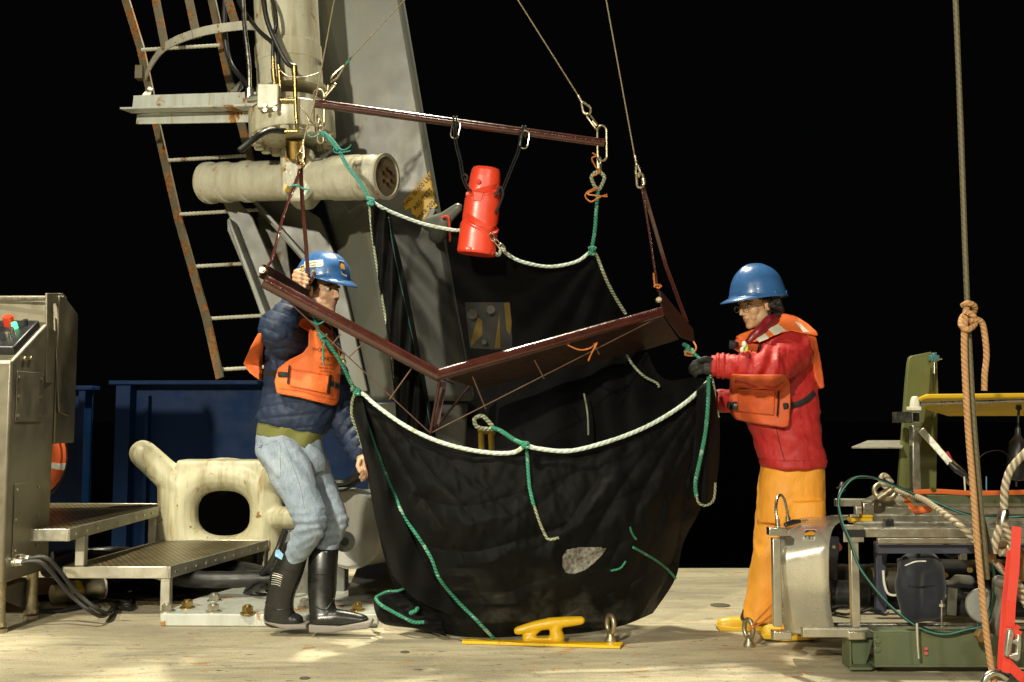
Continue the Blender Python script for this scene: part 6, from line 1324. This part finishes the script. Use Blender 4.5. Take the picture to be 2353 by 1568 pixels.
bm = B(); prism(bm, [W(*c2(940, 540), 5.3)+V((0, 0, 0)), W(*c2(980, 520), 5.75)] if 0 else [V((W(2108, 918, Y1).x, Y1, zf-.02)), V((W(2118, 905, Y1).x, Y1-.05, zf)), V((3.3, Y1-.05, zf+.01)), V((3.3, Y1+.75, 1.072)), V((W(2176, 950, Y1+.75).x, Y1+.75, 1.070)), V((W(2130, 930, Y1+.4).x, Y1+.4, 1.10))], (0, 0, -.022)); part('yellow_foil', bm, M['yellowc'], bevel=.008)
bm = B(); cyl(bm, W(*c2(945, 626), Y1-.12), W(*c2(2100, 590), Y1-.12), .008, seg=14); part('foil_tube', bm, M['steelb'])
bm = B(); prism(bm, [W(*c2(x, y), Y1-.05) for x, y in ((885, 552), (930, 552), (945, 640), (935, 690), (862, 690), (870, 600))], (0, .04, 0)); part('foil_bracket', bm, M['label'], bevel=.008)
cxx, cyy = c2(884, 760); bm = B(); a0 = W(cxx, cyy, Y1-.1)
for dx, dz, w_, h_ in ((0, .024, .040, .006), (0, -.024, .040, .006), (-.018, 0, .005, .048), (.018, 0, .005, .048)): box(bm, a0+V((dx, .1, dz)), (w_, .25, h_))
part('square_tube', bm, M['alu']); bm = B(); box(bm, a0+V((0, 0, .042)), (.046, .07, .018)); part('tube_cap', bm, M['label'], bevel=.003)
for q, w_, m_, nm in (([c2(950, 880), c2(1240, 1210)], .035, M['alu'], 'brace'), ([c2(1250, 1190), c2(1385, 1320)], .020, M['alu'], 'brace'), ([c2(1390, 1350), c2(1540, 1500)], .03, M['alu'], 'brace')):
    bm = B(); beam(bm, W(*q[0], 5.1), W(*q[1], 5.05), .02, w_); part(nm, bm, m_, bevel=.003)
bm = B(); limb(bm, [W(*c2(1235, 1210), 5.05), W(*c2(1300, 1270), 5.04), W(*c2(1380, 1325), 5.03), W(*c2(1460, 1390), 5.03)], [.012, .018, .016, .012]); part('black_tape', bm, M['black']); bm = B(); beam(bm, W(*c2(1200, 1100), 5.06), W(*c2(1245, 1190), 5.06), .012, .018); part('red_tag', bm, M['oilred'])
bm = B(); tube(bm, smooth([W(*c2(x, y), 5.1) for x, y in ((1500, 1180), (1580, 1110), (1680, 1085), (1760, 1095), (1840, 1170))], 5), .0025, 6); part('thin_lead', bm, M['black']); bm = B(); cyl(bm, W(*c2(1592, 1340), 5), W(*c2(1592, 1490), 5), .003); part('blue_tie', bm, mat('blue_tie', (.1, .3, .5), .5)); bm = B(); cyl(bm, W(*c2(1375, 1340), 5), W(*c2(1385, 1490), 5), .004); cyl(bm, W(*c2(1465, 1340), 5), W(*c2(1455, 1490), 5), .004); part('white_tie', bm, M['label'])
a, c = W(*c2(1885, 1440), 5.1), W(*c2(1910, 640), 5.1); d = c-a; L_ = d.length
bm = B(); lathe(bm, a, d, [(0, .006), (.03, .006), (.035, .035), (.10, .05), (.22, .042), (.25, .022), (L_*.62, .016), (L_*.72, .013), (L_*.73, .006), (L_-.03, .006), (L_-.02, .016), (L_, .012)], 20); part('antenna_rod', bm, M['blackm'])
bm = B(); box(bm, V((2.75, 5.42, zt+.04)), (1.3, .06, .04)); part('green_cross_bar', bm, M['gst'])
# orange lashing band across the sled
ob = smooth([W(*c2(x, y), 4.95) for x, y in ((880, 1495), (1100, 1485), (1400, 1500), (1700, 1500), (2100, 1490))], 5)
bm = B(); tube(bm, ob, .012, 8, flat=.2, n0=(0, 0, 1)); tag(mk('lashing_band', bm, M['or_web']), 'flat orange lashing band lying across the top of the sled', 'strap'); bm = B(); tube(bm, smooth([W(*c3(575, 270), 4.7), W(*c3(600, 300), 4.65), W(*c3(635, 350), 4.6), (W(*c3(660, 368), 4.6))], 4), .02, 8, flat=.25); limb(bm, [W(*c3(650, 362), 4.58), W(*c3(690, 352), 4.5), W(*c3(740, 350), 4.5)], [.018, .02, .016])
tag(mk('strap_tail', fuse(bm, .007, 1), M['or_web']), 'loose orange strap end hanging below the shackle of the sled', 'strap')
# cable loop with teal line
lp = [c3(x, y) for x, y in ((1500, 400), (1300, 402), (1100, 398), (960, 370), (800, 310), (620, 235), (500, 183), (380, 135), (290, 122), (200, 134), (135, 190), (106, 260), (108, 350), (130, 460), (180, 570), (240, 730), (330, 870), (430, 1000), (560, 1110), (700, 1188), (860, 1228), (1000, 1200), (1110, 1165), (1160, 1080), (1190, 950), (1195, 800), (1150, 700))]
cb2 = thing('sensor_cable', W(*c3(700, 1188), 4.05), 'looping black cable with a teal line taped along it in front of the sled', 'cable')
Yc_ = [4.5]*6+[4.45, 4.4, 4.3, 4.2, 4.12]+[4.08]*16
c = smooth([W(x, y, Yq) for (x, y), Yq in zip(lp, Yc_)], 5); bm = B(); tube(bm, c, .0062, 8); mk('black_lead', bm, M['black'], cb2)
bm = B(); tube(bm, [p+V((.003*math.sin(i*.3), -.009, .004*math.cos(i*.3))) for i, p in enumerate(c)], .0030, 6); mk('teal_line', bm, M['rteal'], cb2)
bm = B(); limb(bm, [W(*c3(130, 175), 4.17), W(*c3(125, 215), 4.15)], [.012, .012]); tube(bm, [W(*c3(90, 200), 4.15), W(*c3(125, 185), 4.14), W(*c3(155, 215), 4.15)], .004, 6); mk('tape_wrap', bm, M['black'], cb2)
# heavy wire slings
sg = thing('wire_sling', W(*c3(500, 210), 4.8), 'heavy twisted wire sling running from a shackle across the sled top', 'wire sling', 'heavy wire slings')
bm = B(); tube(bm, smooth([W(*c3(x, y), Y) for x, y, Y in ((500, 212, 4.8), (600, 245, 4.6), (700, 280, 4.4), (800, 345, 4.15), (900, 415, 4.05), (1000, 500, 4.0), (1080, 590, 4.0))], 6), .0135, 10); mk('strand', bm, M['wireb'], sg)
bm = B(); tube(bm, smooth([W(*c3(x, y), 4.8) for x, y in ((500, 215), (440, 195), (400, 140), (430, 110), (480, 165))], 5), .013, 8); mk('eye', bm, M['wireb'], sg)
bm = B(); c0 = W(*c3(430, 225), 4.85); tube(bm, [c0+V((math.cos(q)*.05, math.sin(q)*.02, math.sin(q)*.036)) for q in [2*math.pi*k/20 for k in range(20)]], .013, 10, closed=True); limb(bm, [W(*c3(470, 210), 4.78), W(*c3(385, 270), 4.8)], [.016, .014]); mk('shackle', bm, M['galv'], sg); bm = B(); nut(bm, W(*c3(530, 285), 4.7), (-.3, -1, 0), .022, .03); cyl(bm, W(*c3(535, 265), 4.7), W(*c3(540, 245), 4.72), .012); mk('shackle_nut', bm, M['steelb'], sg)
s2 = thing('wire_sling', W(*c3(1300, 560), 3.9), 'heavy wire sling rising at the right edge with ferrule and rusty ring', 'wire sling', 'heavy wire slings')
bm = B(); tube(bm, smooth([W(*c3(x, y), 3.95) for x, y in ((1450, -80), (1370, 0), (1310, 80), (1280, 180), (1272, 260), (1270, 345))], 6), .0150, 10); mk('strand', bm, M['wireb'], s2)
bm = B(); lathe(bm, W(*c3(1272, 345), 3.95), W(*c3(1258, 440), 3.95)-W(*c3(1272, 345), 3.95), [(0, .014), (.01, .019), (.05, .023), (.066, .021), (.07, .015)], 20); mk('ferrule', bm, M['steelb'], s2)
bm = B(); tube(bm, smooth([W(*c3(x, y), 3.95) for x, y in ((1256, 440), (1225, 520), (1205, 600), (1195, 660))], 4), .015, 10); tube(bm, smooth([W(*c3(x, y), 3.94) for x, y in ((1262, 440), (1300, 520), (1325, 590), (1300, 650), (1240, 655))], 4), .015, 10); mk('eye', bm, M['wireb'], s2)
bm = B(); tube(bm, smooth([W(*c3(x, y), 3.97) for x, y in ((1185, 720), (1180, 640), (1240, 600), (1320, 620), (1380, 660), (1400, 760), (1370, 850))], 6), .018, 10); M['rusty'] = mat('rusty_steel', (.20, .12, .05), .6, .5, var=.4, rust=.7, rs=20, bump=.5, bs=60); mk('rusty_ring', bm, M['rusty'], s2)
s3 = thing('wire_sling', W(*c3(1350, 900), 3.9), 'heavy wire sling slanting down to the right edge below the rusty ring', 'wire sling', 'heavy wire slings')
bm = B(); lathe(bm, W(*c3(1215, 720), 3.93), W(*c3(1300, 800), 3.93)-W(*c3(1215, 720), 3.93), [(0, .016), (.03, .021), (.085, .021), (.09, .016)], 20); mk('ferrule', bm, M['steelb'], s3)
bm = B(); tube(bm, smooth([W(*c3(x, y), 3.93) for x, y in ((1290, 795), (1370, 880), (1450, 960), (1520, 1030))], 5), .0145, 10); tube(bm, smooth([W(*c3(x, y), 3.96) for x, y in ((1360, 850), (1395, 960), (1450, 1060))], 5), .0145, 10); mk('strand', bm, M['wireb'], s3)
bs_ = thing('bow_shackle', W(*c3(1220, 1260), 3.97), 'big rusty bow shackle hanging between the wire slings and the green runner', 'shackle')
bm = B(); tube(bm, smooth([W(*c3(x, y), 3.98) for x, y in ((1240, 830), (1225, 900), (1255, 960), (1250, 1020), (1230, 1090), (1215, 1160), (1190, 1230))], 5), [.022, .020, .022, .022, .02, .022, .02]*1 if 0 else .021, 12); limb(bm, [W(*c3(1235, 860), 3.97), W(*c3(1300, 870), 3.95)], [.026, .022]); mk('bow', bm, M['greyd'], bs_); bm = B(); lathe(bm, W(*c3(1130, 1245), 3.96), (0, 1, 0), [(0, .022), (.005, .028), (.03, .028)], 6); limb(bm, [W(*c3(1140, 1255), 3.97), W(*c3(1160, 1290), 3.97)], [.022, .010]); mk('pin', bm, M['rusty'], bs_)
bm = B(); cyl(bm, W(*c3(1130, 1030), 4.12), W(*c3(1130, 1030), 4.2), .072, seg=32); prism(bm, P([(*c3(1120, 930), 4.12), (*c3(1200, 930), 4.12), (*c3(1200, 1200), 4.12), (*c3(1120, 1200), 4.12)]), (0, .05, 0)); part('lifting_lug', bm, M['grey'], bevel=.006)
# tow wire, tan rope
rope('tow_wire', [(2190, -90, 3.8), (2196, 0, 3.8), (2208, 300, 3.8), (2222, 680, 3.8), (2240, 1000, 3.8), (2262, 1250, 3.82), (2268, 1330, 3.84)], .0105, M['olivew'], 'dark steady wire running from the top edge down behind the tan rope', 'wire', n=3)
bm = B(); beam(bm, W(*c3(1085, 320), 3.88), W(*c3(1165, 660), 3.9), .02, .028, (0, -1, 0)); tag(mk('wire_sleeve', bm, M['black']), 'black sleeve over the lower end of the dark wire', 'sleeve')
tr2 = thing('tan_rope', W(2285, 1560, 3.75), 'tan braided rope knotted round the dark wire with a hanging tail', 'rope')
bm = B(); tube(bm, smooth(P([(2222, 705, 3.76), (2218, 730, 3.76), (2216, 790, 3.76), (2219, 880, 3.76), (2226, 1000, 3.76), (2237, 1130, 3.76), (2247, 1260, 3.75), (2258, 1370, 3.74), (2270, 1480, 3.73), (2288, 1590, 3.72)]), 6), .0118, 10); mk('standing_part', bm, M['tan'], tr2)
bm = B(); tube(bm, smooth(P([(2228, 738, 3.75), (2245, 735, 3.75), (2258, 745, 3.76), (2265, 785, 3.77), (2267, 820, 3.77), (2263, 860, 3.77), (2262, 898, 3.77)]), 6), .0112, 10); mk('tail', bm, M['tan'], tr2)
bm = B(); tube(bm, smooth(P([(2213, 702, 3.77), (2225, 697, 3.74), (2240, 705, 3.76), (2235, 720, 3.79), (2215, 725, 3.79), (2208, 745, 3.76), (2222, 758, 3.74), (2240, 745, 3.76), (2236, 725, 3.74), (2218, 715, 3.74)]), 6), .0110, 10); mk('knot', bm, M['tan'], tr2)
# red ratchet strap
rs_ = thing('ratchet_strap', W(2320, 1560, 3.8), 'bright red ratchet strap pulled down over the sled with a steel ratchet', 'strap')
def web(pl, w_, nm='webbing'):
    bm = B(); q = [W(*c3(x, y), Y) for x, y, Y in pl]
    for i in range(len(q)-1): beam(bm, q[i], q[i+1], .003, w_, (1, -.15, 0))
    mk(nm, bm, M['red_web'], rs_)
web([(1358, 472, 3.86), (1345, 760, 3.84), (1320, 1000, 3.82), (1310, 1180, 3.82)], .026*1.3); web([(1322, 640, 3.88), (1285, 1000, 3.86), (1262, 1300, 3.84), (1250, 1480, 3.84)], .024*1.3); web([(1300, 1150, 3.83), (1290, 1400, 3.8), (1280, 1500, 3.8)], .03)
web([(1300, 1440, 3.8), (1400, 1540, 3.8), (1560, 1600, 3.8)], .035); web([(1340, 1180, 3.8), (1370, 1200, 3.8), (1345, 1260, 3.8)], .03)
M['ratch'] = mat('cast_zinc', (.50, .48, .42), .4, .8, var=.3, vs=20, bump=.5, bs=50)
bm = B(); prism(bm, [W(*c3(x, y), 3.78) for x, y in ((1285, 1190), (1318, 1185), (1325, 1220), (1300, 1350), (1280, 1385), (1262, 1370), (1270, 1300))], (0, -.02, 0)); prism(bm, [W(*c3(x, y), 3.78) for x, y in ((1355, 1225), (1382, 1235), (1380, 1300), (1370, 1400), (1350, 1420), (1300, 1390), (1290, 1370), (1345, 1360), (1350, 1300), (1300, 1280), (1305, 1262), (1350, 1268))], (0, -.015, 0)); mk('ratchet', bm, M['ratch'], rs_, bevel=.004)
bm = B(); c0 = W(*c3(1215, 1560), 3.68); tube(bm, smooth([c0+V((-.05, 0, -.05)), c0+V((-.04, 0, .01)), c0+V((0, 0, .03)), c0+V((.04, 0, .01))], 5), .012, 10); tag(mk('deck_ring', bm, M['steelb']), 'steel ring at the foot of the tan rope, at the bottom edge', 'ring')
